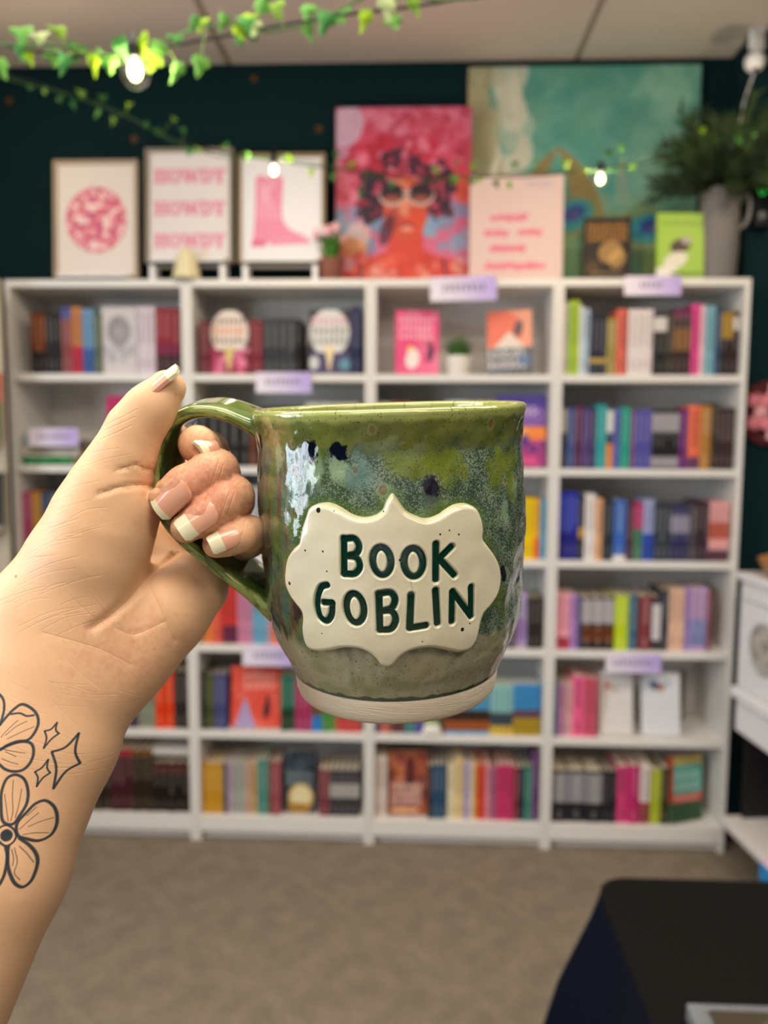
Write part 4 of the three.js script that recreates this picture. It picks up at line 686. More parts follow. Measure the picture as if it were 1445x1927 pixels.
{
  const mug = thing('mug', 'green speckled stoneware mug with a raised cream plaque reading BOOK GOBLIN', 'mug', MUG.pos); mug.quaternion.set(...MUG.quat);
  const mix = (a, b, t) => [a[0] + (b[0] - a[0]) * t, a[1] + (b[1] - a[1]) * t, a[2] + (b[2] - a[2]) * t], C = (h) => [parseInt(h.slice(0, 2), 16), parseInt(h.slice(2, 4), 16), parseInt(h.slice(4), 16)];
  const TW = 2048, TH = 1024, px = new Uint8Array(TW * TH * 4), bp = new Uint8Array(TW * TH * 4), rp = new Uint8Array(TW * TH * 4);
  const K = { olive: C('5c6a34'), grey: C('56645a'), rim: C('6f7436'), lip: C('a4ac62'), pale: C('8e9c86'), deep: C('1f3828'), yel: C('7d8a2a'), brown: C('574639'), teal: C('3f665e'), mint: C('9cb894'), sky: C('6f9296'), navy: C('0c1020'), plum: C('241e28'), rust: C('8a5a36'), clay: C('bcb292'), leaf: C('56722e'), black: C('1a1a14') };
  const patch = [[4.7, 16, 9, 6, 'yel'], [19.5, 18, 7, 7, 'yel'], [13, 15, 8, 5, 'yel'], [40, 20, 5, 8, 'yel'], [49, 26, 4, 8, 'yel'], [48, 17, 9, 5, 'yel'], [-3.1, 24.4, 4, 3.2, 'mint'], [-27, 17, 4.2, 6.5, 'mint'], [-37.5, 24, 5, 10, 'sky'], [-17, 17, 4, 5, 'mint'], [-44, 14, 4, 6, 'mint'], [-10, 19, 5, 7, 'sky'], [52, 27, 3, 5, 'mint'], [44, 34, 3, 4, 'mint'], [-46, 42, 5, 12, 'leaf'], [-36, 36, 5, 7, 'leaf'], [34, 62, 7, 5, 'olive'], [44, 66, 6, 6, 'olive'], [-50, 20, 4, 12, 'leaf']];
  const spot = [[-28.6, 11.6, 3.7, 4.2, 'navy'], [-17.5, 11.2, 3.4, 3.0, 'navy'], [12.2, 23.2, 3.0, 3.7, 'plum'], [-38, 66.5, 2.4, 4, 'plum'], [42.6, 55.8, 2, 3, 'plum'], [-60, 9, 3, 3, 'navy'], [75, 30, 3, 4, 'plum'], [57, 60, 2, 4, 'plum']];
  const rings = [[-3.1, 23.5, 1.8], [-27.6, 14.4, 1.7], [-35, 19.5, 1.5], [-36, 17.3, 1.3], [-6, 4.6, 1.4], [-36, 9, 1.1], [-29, 8.6, 1], [-44, 4.5, 1], [-46, 9.5, 1.3], [-42, 32, 1.1], [36, 4.4, 1.6], [52, 24, 1.6], [-12, 17, 1.2], [-30, 28, 1.0], [45, 24, 1.2], [-40, 38, 1], [-42, 13, 1]];
  for (let j = 0; j < TH; j++) {
    const h = (1 - (j + 0.5) / TH) * MUG.H; // rows run from v = 0 (foot) upwards
    for (let i = 0; i < TW; i++) {
      const u = (i + 0.5) / TW, th = (u - 0.5) * 2 * Math.PI, s = th * 50, cx = Math.cos(th) * 50, cz = Math.sin(th) * 50;
      const N = (f, g = f, o = 0) => n3(cx * f + o, h * g + o, cz * f);
      const a = N(0.05), b = N(0.16, 0.07, 9), fine = N(0.9, 0.9, 4), fine2 = N(1.9, 1.5, 8);
      let c = mix(K.grey, K.olive, sst(-0.35, 0.5, a + 0.3 * b));
      const left = sst(-22, -44, s) * sst(10, 16, h), streak = N(0.34, 0.05, 21);
      c = mix(c, streak > 0 ? K.brown : K.teal, left * 0.92 * sst(0.0, 0.4, Math.abs(streak) + 0.15 * fine));
      const right = sst(28, 48, s) * sst(30, 50, h); c = mix(c, K.deep, right * 0.45 * sst(-0.2, 0.5, streak));
      // grey crystals floating over the green
      const zone = sst(9, 14, h) * (1 - sst(72, 82, h)) * sst(-40, -16, s) * sst(-0.6, 0.0, N(0.055, 0.055, 33) + 0.45);
      c = mix(c, mix(K.deep, K.grey, 0.45), zone * 0.75);
      const cry = fine * 0.45 + fine2 * 0.6 + 0.35 * N(0.12, 0.1, 71) + 0.1; c = mix(c, K.pale, zone * 0.9 * sst(0.0, 0.3, cry));
      for (const [ps, ph, rs, rh, k] of patch) { const q = Math.hypot((s - ps) / rs, (h - ph) / rh) + 0.35 * b + 0.05 * fine + 0.22 * N(0.3, 0.2, 44); if (q < 1.2) c = mix(c, mix(K[k], K.olive, 0.2 + 0.15 * fine), 0.75 * (1 - sst(0.45, 1.2, q))); }
      const dO = segCache(s, h); c = mix(c, K.leaf, 0.5 * (1 - sst(0.8, 4 + 1.5 * b, dO)) * (h < 72 ? 1 : 0.3));
      c = mix(c, K.rim, (1 - sst(8.5 + 2 * b, 13 + 2 * b, h)) * 0.85); c = mix(c, mix(K.deep, K.olive, 0.4), 0.3 * sst(-0.1, 0.8, N(0.09, 0.12, 50)) * (1 - sst(8, 13, h)) * sst(2.5, 5, h));
      c = mix(c, K.lip, 1 - sst(1.0, 3.2 + b, h));
      c = mix(c, K.clay, sst(74 + 3 * b, 80 + 3 * b, h) * 0.85); c = mix(c, mix(K.leaf, K.clay, 0.4), 0.5 * sst(0.1, 0.6, N(0.06, 0.12, 81)) * sst(76, 80, h)); c = mix(c, K.deep, 0.8 * (1 - sst(0.5, 1.4, Math.abs(h - 97.2 - 0.5 * b))));
      for (const [ps, ph, r] of rings) { const q = Math.hypot((s - ps) / (r * 0.75), (h - ph) / (r * 1.0)) + 0.2 * N(0.4, 0.4, 14); if (q < 2) { c = mix(c, K.mint, 0.3 * (1 - sst(1.1, 1.9, q)) * sst(0.7, 1.1, q)); c = mix(c, K.rust, 0.65 * (1 - sst(0.75, 1.05, q)) * (0.45 + 0.55 * sst(0.25, 0.65, q))); } }
      for (const [ps, ph, rs, rh, k] of spot) { const q = Math.hypot((s - ps) / rs, (h - ph) / rh) + 0.08 * fine + 0.3 * N(0.35, 0.3, 27); if (q < 1.5) c = mix(c, K[k], 1 - sst(0.7, 1.05, q)); else if (q < 2.2 && h > ph) c = mix(c, K.mint, 0); }
      if (n3(cx * 0.7 + 90, h * 0.7, cz * 0.7) > 0.83) c = mix(c, K.black, 0.6);
      const o = (j * TW + i) * 4; px[o] = clamp(c[0], 0, 255); px[o + 1] = clamp(c[1], 0, 255); px[o + 2] = clamp(c[2], 0, 255); px[o + 3] = 255;
      const bm = 128 + 60 * N(0.22, 0.14, 60) + 24 * zone * fine2 + 16 * left * fine; bp[o] = bp[o + 1] = bp[o + 2] = clamp(bm, 0, 255); bp[o + 3] = 255;
      const ro = 255 * clamp(0.07 + 0.16 * zone * sst(0, 0.5, fine + fine2) + 0.14 * sst(76, 84, h), 0, 1); rp[o] = rp[o + 1] = rp[o + 2] = ro; rp[o + 3] = 255;
    }
  }
  const dt = (d, srgb) => { const t = new THREE.DataTexture(d, TW, TH); t.magFilter = THREE.LinearFilter; if (srgb) t.colorSpace = THREE.SRGBColorSpace; t.wrapS = THREE.RepeatWrapping; t.needsUpdate = true; return t; };
  const glaze = phy('#ffffff', 1, { map: dt(px, true), bumpMap: dt(bp, false), bumpScale: 0.00035, roughnessMap: dt(rp, false), clearcoat: 0.6, clearcoatRoughness: 0.04 });
  const NU = 320, rows = [];
  for (let i = 0; i <= 150; i++) rows.push([97.6 * (1 - i / 150), 0]);
  const wall = 3.9, lipc = 1.9; // rounded lip, then the inside wall and floor
  for (let i = 1; i <= 10; i++) { const a = (i / 10) * Math.PI; rows.push([0 - Math.sin(a) * lipc * 0.9, -(1 - Math.cos(a)) * wall / 2]); }
  for (let i = 1; i <= 60; i++) rows.push([(i / 60) * 94, -wall - 0.4 * sst(0, 12, i)]);
  for (let i = 1; i <= 12; i++) { const t = i / 12; rows.push([94 + 3 * sst(0, 0.35, t), -wall - (radiusAt(94) - wall - 1) * t]); }
  const body = grid(NU, rows.length - 1, (u, v) => { const k = Math.round(v * (rows.length - 1)), [h, off] = rows[k], th = (u - 0.5) * Math.PI * 2, hh = Math.max(h, 0), out = off === 0, r = radiusAt(out ? hh : Math.min(hh, 94)) + (out ? dimple(th, hh) : dimple(th, 2) * 0.3 * sst(0, 6, hh)) + off; return [r * Math.sin(th) * mm, (MUG.H - h) * mm, r * Math.cos(th) * mm, u, out ? 1 - hh / MUG.H : 1 - (k < 162 ? 1.0 : 3 + 5 * Math.min(1, hh / 40)) / MUG.H]; });
  part('body', body, glaze, mug);
  const clayBump = noiseTex(256, [128, 128, 128], [90, 90, 90], [[60, 0.6], [120, 0.5]], false);
  part('foot', lathe([[0.001, 6], [30, 6], [31, 0.6], [33, 0], [36.6, 0], [37.8, 1.2], [38.7, 4], [38.95, 7], [39.2, 9.45], [38, 9.9]].map(([r, y]) => [r * mm, y * mm]), 128), std('#e8d8bf', 0.75, { bumpMap: clayBump, bumpScale: 0.0003 }), mug, 'unglazed cream clay foot ring');
  // plaque: a raised, wrapped slab with rounded edges and stamped letters
  const s0 = -42, s1 = 40.5, h0 = 22.5, h1 = 84.5, ns = 330, nh = 248, hw = 1.05;
  const strokes = LETTERS.flatMap(([, st]) => st);
  const boxes = strokes.map((st) => [Math.min(...st.map((p) => p[0])) - 2.5, Math.max(...st.map((p) => p[0])) + 2.5, Math.min(...st.map((p) => p[1])) - 2.5, Math.max(...st.map((p) => p[1])) + 2.5]);
  const strokeDist = (s, h) => { let d = 9; for (let k = 0; k < strokes.length; k++) { const b = boxes[k]; if (s > b[0] && s < b[1] && h > b[2] && h < b[3]) d = Math.min(d, segDist(s, h, strokes[k], false)); } return d; };
  const groove = (d) => -1.0 * (1 - sst(hw - 0.3, hw + 0.4, d)) + 0.05 * Math.exp(-(((d - hw - 0.8) / 0.4) ** 2));
  const lift = (s, h) => { const d = inside(s, h, OUTLINE) ? segDist(s, h, OUTLINE, true) : -segDist(s, h, OUTLINE, true), w = 2.0, q = clamp((d + 0.35) / w, 0, 1); return d < -0.6 ? -1.2 : -0.9 + (2.7 + 0.9) * Math.sqrt(1 - (1 - q) ** 2) + 0.12 * n2(s * 0.08, h * 0.08) - 0.05; };
  const pl = grid(ns, nh, (u, v) => { const s = s0 + (s1 - s0) * u, h = h1 + (h0 - h1) * v, L = lift(s, h), d = strokeDist(s, h), r = radiusAt(h) + (L > 0.5 ? 0.25 : dimple(s / 50, h)) + L + (L > 1.5 ? groove(d) : 0); return [r * Math.sin(s / 50) * mm, (MUG.H - h) * mm, r * Math.cos(s / 50) * mm, u, v]; });
  { // drop the cells that lie under the glaze of the body
    const ix = pl.index.array, keep = [], p = pl.attributes.position; for (let i = 0; i < ix.length; i += 3) { let ok = false; for (let k = 0; k < 3; k++) { const q = ix[i + k], gx = q % (ns + 1), gy = Math.floor(q / (ns + 1)); if (lift(s0 + ((s1 - s0) * gx) / ns, h1 + ((h0 - h1) * gy) / nh) > -0.85) ok = true; } if (ok) keep.push(ix[i], ix[i + 1], ix[i + 2]); } pl.setIndex(keep);
  }
  const plMap = canvas(1280, 960, (g, W, H) => {
    g.fillStyle = '#e6dfc2'; g.fillRect(0, 0, W, H); for (let i = 0; i < 500; i++) blob(g, rnd() * W, rnd() * H, rr(20, 90), rr(15, 60), rnd() * 3, ['#e2d8b6', '#ece6cf', '#e9e0c8', '#dcd3b4'][i % 4], 0.12);
    const X = (s) => ((s - s0) / (s1 - s0)) * W, Y = (h) => ((h - h0) / (h1 - h0)) * H;
    g.lineJoin = 'round'; for (const [lw, a] of [[40, 0.08], [30, 0.08], [20, 0.1], [10, 0.14]]) { g.strokeStyle = `rgba(176,184,120,${a})`; g.lineWidth = lw; g.beginPath(); OUTLINE.forEach(([s, h], i) => (i ? g.lineTo(X(s), Y(h)) : g.moveTo(X(s), Y(h)))); g.closePath(); g.stroke(); }
    g.lineCap = 'round'; g.strokeStyle = 'rgba(60,84,66,0.35)'; g.lineWidth = 2 * 1.25 * W / (s1 - s0); for (const st of strokes) { g.beginPath(); st.forEach(([s, h], i) => (i ? g.lineTo(X(s), Y(h)) : g.moveTo(X(s), Y(h)))); g.stroke(); }
    for (const [s, h, r] of [[-23.6, 29.7, 0.75], [-18.3, 29.7, 0.25], [-36.8, 55.3, 0.55], [-31.6, 40.8, 0.3], [-29, 43.2, 0.3], [21.6, 70.6, 0.6], [24.3, 69, 0.25], [20.1, 38.6, 0.3], [29.6, 39.6, 0.4], [1.5, 45.5, 0.35], [-22.5, 43, 0.3], [-21.5, 49.5, 0.25], [17, 37, 0.25], [-25, 71, 0.2], [8, 73, 0.2], [-3, 30, 0.2], [14, 38, 0.3]]) blob(g, X(s), Y(h), (r * W) / (s1 - s0), (r * 1.15 * H) / (h1 - h0), 0, '#1c1c18', 0.95);
    for (let i = 0; i < 110; i++) blob(g, rnd() * W, rnd() * H, rr(0.8, 2), rr(0.8, 2), 0, '#6a5c40', 0.5);
    g.strokeStyle = 'rgba(60,52,36,0.6)'; g.lineWidth = 1.6; g.beginPath(); g.moveTo(X(4.6), Y(52)); g.lineTo(X(4.8), Y(54)); g.lineTo(X(5.2), Y(56)); g.stroke();
  });
  part('plaque', pl, phy('#ffffff', 0.2, { map: plMap, clearcoat: 0.7, clearcoatRoughness: 0.06 }), mug, 'raised cream plaque with scalloped outline');
  const plaque = mug.children.find((m) => m.name === 'plaque'), ink = phy('#0d3327', 0.16, { clearcoat: 0.8, clearcoatRoughness: 0.05 });
  for (const [, st] of LETTERS) { // dark glaze lying in each stamped letter
    const g = [];
    for (const line of st) {
      const c = line.length > 2 ? line : [line[0], [(line[0][0] + line[1][0]) / 2, (line[0][1] + line[1][1]) / 2], line[1]], n = Math.max(10, c.length * 2), cv = new THREE.CatmullRomCurve3(c.map(([s, h]) => V(s, h, 0)), false, 'centripetal'), pts = cv.getPoints(n), P = [], ix = [], S = 10;
      const ends = [...Array(6)].map((_, i) => i);
      const ringsAt = []; const t0 = cv.getTangent(0), t1 = cv.getTangent(1);
      for (const e of ends) { const a = (Math.PI / 2) * (1 - e / 6); ringsAt.push([pts[0].x - t0.x * hw * Math.sin(a), pts[0].y - t0.y * hw * Math.sin(a), t0, Math.max(0.02, Math.cos(a))]); }
      pts.forEach((p, i) => ringsAt.push([p.x, p.y, cv.getTangent(i / n), 1]));
      for (const e of ends) { const a = (Math.PI / 2) * ((e + 1) / 6); ringsAt.push([pts[n].x + t1.x * hw * Math.sin(a), pts[n].y + t1.y * hw * Math.sin(a), t1, Math.max(0.02, Math.cos(a))]); }
      for (const [s, h, t, k] of ringsAt) for (let q = 0; q < S; q++) { const a = (q / S) * Math.PI * 2, x = Math.cos(a) * (hw + 0.14) * k, y = Math.sin(a) * 0.3 * k + 0.22 * Math.cos(a) ** 2; const ss = s - t.y * x, hh = h + t.x * x, r = radiusAt(hh) + 0.25 + 2.65 - 0.95 + y; P.push(r * Math.sin(ss / 50) * mm, (MUG.H - hh) * mm, r * Math.cos(ss / 50) * mm); }
      for (let i = 0; i < ringsAt.length - 1; i++) for (let q = 0; q < S; q++) { const a = i * S + q, b = i * S + ((q + 1) % S), c2 = a + S, d = b + S; ix.push(a, c2, b, b, c2, d); }
      const ge = new THREE.BufferGeometry(); ge.setAttribute('position', new THREE.Float32BufferAttribute(P, 3)); ge.setIndex(ix); ge.computeVertexNormals(); ge.setAttribute('uv', new THREE.Float32BufferAttribute(new Float32Array((P.length / 3) * 2), 2)); g.push(ge);
    }
    part('letter', merge(g), ink, plaque);
  }
  // strap handle, swept in the frame of the grip and carried into the mug's own axes
  const HANDLE = [[-44.1,-12.4,4.0],[-47.6,-8.6,5.0],[-53.4,-5.4,6.0],[-60.0,-2.8,7.0],[-66.6,-1.5,7.5],[-72.8,-2.2,8.0],[-78.2,-5.4,8.0],[-82.2,-11.6,8.0],[-84.3,-20.4,8.0],[-84.5,-29.6,7.5],[-82.5,-38.2,7.0],[-77.2,-46.5,6.0],[-69.1,-53.9,5.0],[-59.7,-61.8,3.5],[-50.2,-69.5,2.0],[-41.7,-76.6,0.0]], toMug = new THREE.Matrix4().fromArray([0.999538, -0.030009, 0.004741, 0.000000, 0.030381, 0.987294, -0.155974, 0.000000, 0.000000, 0.156046, 0.987750, 0.000000, 0.000000, 0.107000, 0.000000, 1.000000]);
  const hc = new THREE.CatmullRomCurve3(HANDLE.map((p) => V(...p)), false, 'centripetal'), wdir = V(0.12, 0.22, -0.96).normalize(), NS = 36, NL = 150;
  const hg = grid(NS, NL, (u, v) => {
    const p = hc.getPointAt(v), t = hc.getTangentAt(v), n = t.clone().cross(wdir).normalize(), w = n.clone().cross(t).normalize().negate(); if (w.dot(wdir) < 0) w.negate();
    const e = Math.max(1 - sst(0, 0.12, v), sst(0.88, 1, v)), W = 14.5 + 1 * e, T = 3.3 + 1.3 * e, a = u * Math.PI * 2, ca = Math.cos(a), sa = Math.sin(a), q = 0.55, x = Math.sign(ca) * Math.abs(ca) ** q * W, y = Math.sign(sa) * Math.abs(sa) ** 0.75 * T * (1 + 0.06 * n3(v * 9, u * 3, 2)) - 0.9 * (1 - (x / W) ** 2) * 0.6 * Math.sign(sa);
    const P = p.clone().add(w.clone().multiplyScalar(x + 13.5)).add(n.clone().multiplyScalar(y)).multiplyScalar(mm).applyMatrix4(toMug); return [P.x, P.y, P.z, u, v];
  });
  const handleMap = canvas(512, 1024, (g, W, H) => {
    paper(g, W, H, '#78883f'); for (let i = 0; i < 900; i++) blob(g, rnd() * W, rnd() * H, rr(8, 40), rr(10, 60), 0, ['#57702c', '#7d8f3c', '#3f5f2c', '#8f9c52', '#6a8238', '#33552f'][i % 6], 0.22);
    for (const e of [0, W]) for (let i = 0; i < 160; i++) blob(g, e + rr(-34, 34), rnd() * H, rr(5, 20), rr(12, 40), 0, ['#a8b268', '#98a65a', '#b4ba7a'][i % 3], 0.3);
    for (const e of [W / 2]) for (let i = 0; i < 100; i++) blob(g, e + rr(-44, 44), rnd() * H, rr(5, 20), rr(12, 40), 0, ['#b2bc68', '#a8b45c', '#bcc47c'][i % 3], 0.6);
    for (let i = 0; i < 400; i++) blob(g, W * rr(0.1, 0.4), rnd() * H, rr(8, 26), rr(10, 40), 0, ['#34481f', '#2c3d20', '#40562a'][i % 3], 0.3); for (let i = 0; i < 46; i++) blob(g, W * rr(0.12, 0.38), H * rr(0.26, 0.5), rr(6, 22), rr(8, 26), 0, ['#17120e', '#1e1712', '#141a18'][i % 3], 0.8); for (let i = 0; i < 14; i++) blob(g, W * rr(0.58, 0.95), H * rnd(), rr(4, 14), rr(4, 14), 0, '#16181c', 0.85); for (let i = 0; i < 60; i++) blob(g, rnd() * W, rnd() * H, rr(1, 3), rr(1, 3), 0, '#2c2a1c', 0.7);  // inner face darkened to paint its shade, then dark glaze drips and specks
  });
  part('handle', hg, phy('#ffffff', 0.12, { map: handleMap, clearcoat: 0.6, clearcoatRoughness: 0.04 }), mug);
}
function segCache(s, h) { if (Math.abs(s) > 50 || h < 14 || h > 92) return 99; segCache.m ??= new Float32Array(101 * 79).fill(-1); const a = clamp(Math.round(s + 50), 0, 100), b = clamp(Math.round(h - 14), 0, 78), k = b * 101 + a; if (segCache.m[k] < 0) segCache.m[k] = inside(s, h, OUTLINE) ? 0 : segDist(s, h, OUTLINE, true); return inside(s, h, OUTLINE) ? 0 : segDist(s, h, OUTLINE, true) ; }

// ---------- the hand and forearm ----------
const FINGERS={thumb:[[-101.7,-42.0,14.0,15.0],[-98.0,-28.9,15.0,12.2],[-93.3,-18.2,15.0,10.4],[-89.4,-8.8,15.0,9.2],[-84.2,-1.7,15.0,8.2],[-78.3,5.7,14.0,6.5]],index:[[-106.7,-30.4,-41.0,9.0],[-90.4,-24.7,-43.0,8.8],[-72.7,-17.1,-32.0,8.0],[-69.7,-14.7,-11.0,7.7],[-69.0,-13.5,8.0,7.0]],middle:[[-103.9,-36.0,-39.0,10.0],[-86.0,-30.5,-39.0,9.2],[-65.3,-23.5,-11.0,7.8],[-62.3,-23.0,7.0,7.6],[-63.8,-24.7,14.0,7.3],[-70.7,-29.0,18.0,7.1],[-77.1,-32.8,17.5,6.3]],ring:[[-95.5,-51.6,-37.0,9.5],[-81.5,-43.8,-39.0,8.8],[-59.3,-34.0,-10.0,7.4],[-56.1,-32.3,9.0,7.3],[-58.5,-34.7,16.0,7.0],[-64.0,-39.1,19.0,6.5],[-70.6,-43.4,18.5,5.4]],pinky:[[-84.2,-65.6,-32.0,8.5],[-70.3,-56.9,-33.0,7.6],[-53.0,-48.5,-6.0,6.4],[-50.7,-45.7,7.0,6.2],[-52.6,-45.9,14.0,5.8],[-56.6,-47.5,16.5,5.5],[-60.7,-49.4,16.5,4.6]]};
const PALM=[[[-113.4,-89.9,3.0,18.0],[-108.1,-27.2,-35.0,10.0]],[[-109.9,-92.0,2.0,17.0],[-102.6,-37.2,-35.0,10.0]],[[-100.1,-92.0,2.0,15.0],[-93.8,-52.4,-31.0,11.0]],[[-93.3,-88.1,2.0,15.0],[-83.0,-63.7,-23.0,12.0]],[[-97.5,-88.3,1.0,16.5],[-83.5,-75.0,-3.0,15.8],[-74.2,-66.5,-9.0,13.0]],[[-108.7,-79.4,8.0,17.0],[-105.5,-53.4,11.0,18.0],[-102.4,-38.8,11.0,15.5],[-98.6,-24.9,10.0,11.0]],[[-95.3,-46.7,12.0,11.0],[-93.0,-38.2,12.0,11.5]],[[-124.4,-71.9,7.0,15.0],[-116.3,-54.5,8.0,13.0],[-108.7,-40.1,8.0,10.5]]];
const ARM=[[[-107.6,-85.0,3.0,17.0],[-108.9,-101.3,9.0,16.0],[-114.1,-119.6,15.0,16.5],[-129.7,-159.0,27.0,18.5],[-153.5,-215.5,41.0,22.0]],[[-127.2,-74.1,5.0,16.0],[-130.3,-92.3,11.0,15.5],[-136.9,-112.1,15.0,16.5],[-151.5,-154.6,29.0,18.5],[-177.3,-210.7,43.0,22.0]],[[-119.3,-82.1,3.0,17.0],[-119.7,-100.3,9.0,16.0],[-126.1,-118.0,14.0,17.0],[-140.1,-157.2,27.0,20.0],[-165.1,-213.8,41.0,24.0]]];
const NAILS={thumb:[[-85.48,3.30,18.58],[-77.72,9.77,18.58],[-73.85,12.99,18.58],10.5,[-0.6,0.7,0.38]],
index:[[-61.71,-13.33,9.32],[-64.64,-15.06,14.15],[-66.16,-15.95,16.65],9,[0.3,0.25,0.9]],
middle:[[-68.88,-28.23,25.77],[-78.25,-35.95,23.17],[-80.00,-37.40,22.69],10.8,[-0.1,0.22,0.97]],
ring:[[-59.21,-35.97,24.62],[-67.15,-41.74,25.44],[-71.10,-44.61,25.85],10,[-0.08,0.2,0.97]],
pinky:[[-51.73,-45.12,21.02],[-57.21,-47.62,22.86],[-61.15,-49.41,24.18],8,[-0.05,0.15,0.98]]};

const CREASES = [[1.1, 1.7, [[-78.5,-32.8], [-78.9,-38.2], [-80.4,-46.4], [-83.6,-55.5], [-87.6,-62.7], [-91.6,-69.1], [-95.8,-73.6], [-100.3,-76.9]]], [0.8, 1, [[-97.4,-32.0], [-91.3,-29.6], [-85.1,-28.7], [-78.8,-29.9]]], [0.5, 0.8, [[-92.3,-24.0], [-86.6,-22.0], [-81.3,-24.5]]], [0.35, 1.2, [[-86.0,-63.5], [-80.8,-72.8], [-76.7,-84.0]]], [0.25, 0.9, [[-94.1,-77.8], [-88.9,-80.6], [-79.7,-76.9]]], [0.18, 1.2, [[-115.9,-78.2], [-107.1,-80.8], [-98.2,-84.4], [-89.3,-90.6]]]];
{
  const smin = (a, b, k) => { const h = Math.max(k - Math.abs(a - b), 0) / k; return Math.min(a, b) - h * h * k * 0.25; };
  const chain = (pts, k) => { const segs = []; for (let i = 0; i < pts.length - 1; i++) { const [ax, ay, az, ar] = pts[i], [bx, by, bz, br] = pts[i + 1], vx = bx - ax, vy = by - ay, vz = bz - az; segs.push([ax, ay, az, ar, vx, vy, vz, br - ar, 1 / (vx * vx + vy * vy + vz * vz)]); }
    let cx = 0, cy = 0, cz = 0; pts.forEach((p) => { cx += p[0]; cy += p[1]; cz += p[2]; }); cx /= pts.length; cy /= pts.length; cz /= pts.length; const R = Math.max(...pts.map((p) => Math.hypot(p[0] - cx, p[1] - cy, p[2] - cz) + p[3]));
    return (x, y, z) => { const far = Math.hypot(x - cx, y - cy, z - cz) - R; if (far > 16) return far; let d = 1e9; for (let i = 0; i < segs.length; i++) { const s = segs[i], px = x - s[0], py = y - s[1], pz = z - s[2]; let t = (px * s[4] + py * s[5] + pz * s[6]) * s[8]; t = t < 0 ? 0 : t > 1 ? 1 : t; const ex = px - s[4] * t, ey = py - s[5] * t, ez = pz - s[6] * t, q = Math.sqrt(ex * ex + ey * ey + ez * ez) - s[3] - s[7] * t; d = d > 1e8 ? q : smin(d, q, k); } return d; }; };
  const palm = PALM.map((p) => chain(p, 5)), arm = ARM.map((p) => chain(p, 6)), thumb = chain(FINGERS.thumb, 4), fingers = ['index', 'middle', 'ring', 'pinky'].map((k) => chain(FINGERS[k], 2.5));
  const creaseBox = CREASES.map(([, , pts]) => [Math.min(...pts.map((p) => p[0])) - 6, Math.max(...pts.map((p) => p[0])) + 6, Math.min(...pts.map((p) => p[1])) - 6, Math.max(...pts.map((p) => p[1])) + 6]);
  const field = (x, y, z) => {
    let d = palm[0](x, y, z); for (let i = 1; i < palm.length; i++) d = smin(d, palm[i](x, y, z), [0, 8, 8, 8, 7, 7, 5, 8][i]);
    let a = arm[0](x, y, z); for (let i = 1; i < arm.length; i++) a = smin(a, arm[i](x, y, z), 20); d = smin(d, a, 12); d = smin(d, thumb(x, y, z), 6);
    for (const f of fingers) d = smin(d, f(x, y, z), 0.8);
    if (d < 8 && z > -15) for (let i = 0; i < CREASES.length; i++) { const b = creaseBox[i]; if (x > b[0] && x < b[1] && y > b[2] && y < b[3]) { const q = segDist(x, y, CREASES[i][2], false); d += CREASES[i][0] * Math.exp(-((q / CREASES[i][1]) ** 2)); } }
    return d;
  };
  const lo = [-215, -250, -58], hi = [-30, 26, 74], st = 1.35, n = lo.map((l, i) => Math.ceil((hi[i] - l) / st) + 1), val = new Float32Array(n[0] * n[1] * n[2]);
  for (let k = 0, o = 0; k < n[2]; k++) for (let j = 0; j < n[1]; j++) for (let i = 0; i < n[0]; ) { // stride over what is far from the skin
    const d = field(lo[0] + i * st, lo[1] + j * st, lo[2] + k * st); let skip = Math.abs(d) > 12 ? Math.min(n[0] - i, Math.floor((Math.abs(d) - 9) / st)) : 1; if (skip < 1) skip = 1; for (let q = 0; q < skip; q++) { val[o++] = d; } i += skip;
  }
  const idx = new Int32Array(val.length).fill(-1), P = [], I = [], at = (i, j, k) => (k * n[1] + j) * n[0] + i;
  for (let k = 0; k < n[2] - 1; k++) for (let j = 0; j < n[1] - 1; j++) for (let i = 0; i < n[0] - 1; i++) { // surface nets
    let c = 0, sx = 0, sy = 0, sz = 0, m = 0; for (let q = 0; q < 8; q++) if (val[at(i + (q & 1), j + ((q >> 1) & 1), k + (q >> 2))] < 0) m |= 1 << q; if (m === 0 || m === 255) continue;
    for (let a = 0; a < 8; a++) for (const e of [1, 2, 4]) if (!(a & e)) { const b = a | e; if (((m >> a) & 1) !== ((m >> b) & 1)) { const va = val[at(i + (a & 1), j + ((a >> 1) & 1), k + (a >> 2))], vb = val[at(i + (b & 1), j + ((b >> 1) & 1), k + (b >> 2))], t = va / (va - vb); sx += (a & 1) + (e === 1 ? t : 0); sy += ((a >> 1) & 1) + (e === 2 ? t : 0); sz += (a >> 2) + (e === 4 ? t : 0); c++; } }
    idx[at(i, j, k)] = P.length / 3; P.push(lo[0] + (i + sx / c) * st, lo[1] + (j + sy / c) * st, lo[2] + (k + sz / c) * st);
  }
  for (let k = 1; k < n[2] - 1; k++) for (let j = 1; j < n[1] - 1; j++) for (let i = 1; i < n[0] - 1; i++) { const s = val[at(i, j, k)] < 0;
    const quad = (a, b, c, d, f) => { if (a < 0 || b < 0 || c < 0 || d < 0) return; f ? I.push(a, b, c, a, c, d) : I.push(a, c, b, a, d, c); };
    if (s !== val[at(i + 1, j, k)] < 0) quad(idx[at(i, j - 1, k - 1)], idx[at(i, j, k - 1)], idx[at(i, j, k)], idx[at(i, j - 1, k)], s);
    if (s !== val[at(i, j + 1, k)] < 0) quad(idx[at(i - 1, j, k - 1)], idx[at(i - 1, j, k)], idx[at(i, j, k)], idx[at(i, j, k - 1)], s);
    if (s !== val[at(i, j, k + 1)] < 0) quad(idx[at(i - 1, j - 1, k)], idx[at(i, j - 1, k)], idx[at(i, j, k)], idx[at(i - 1, j, k)], s); }
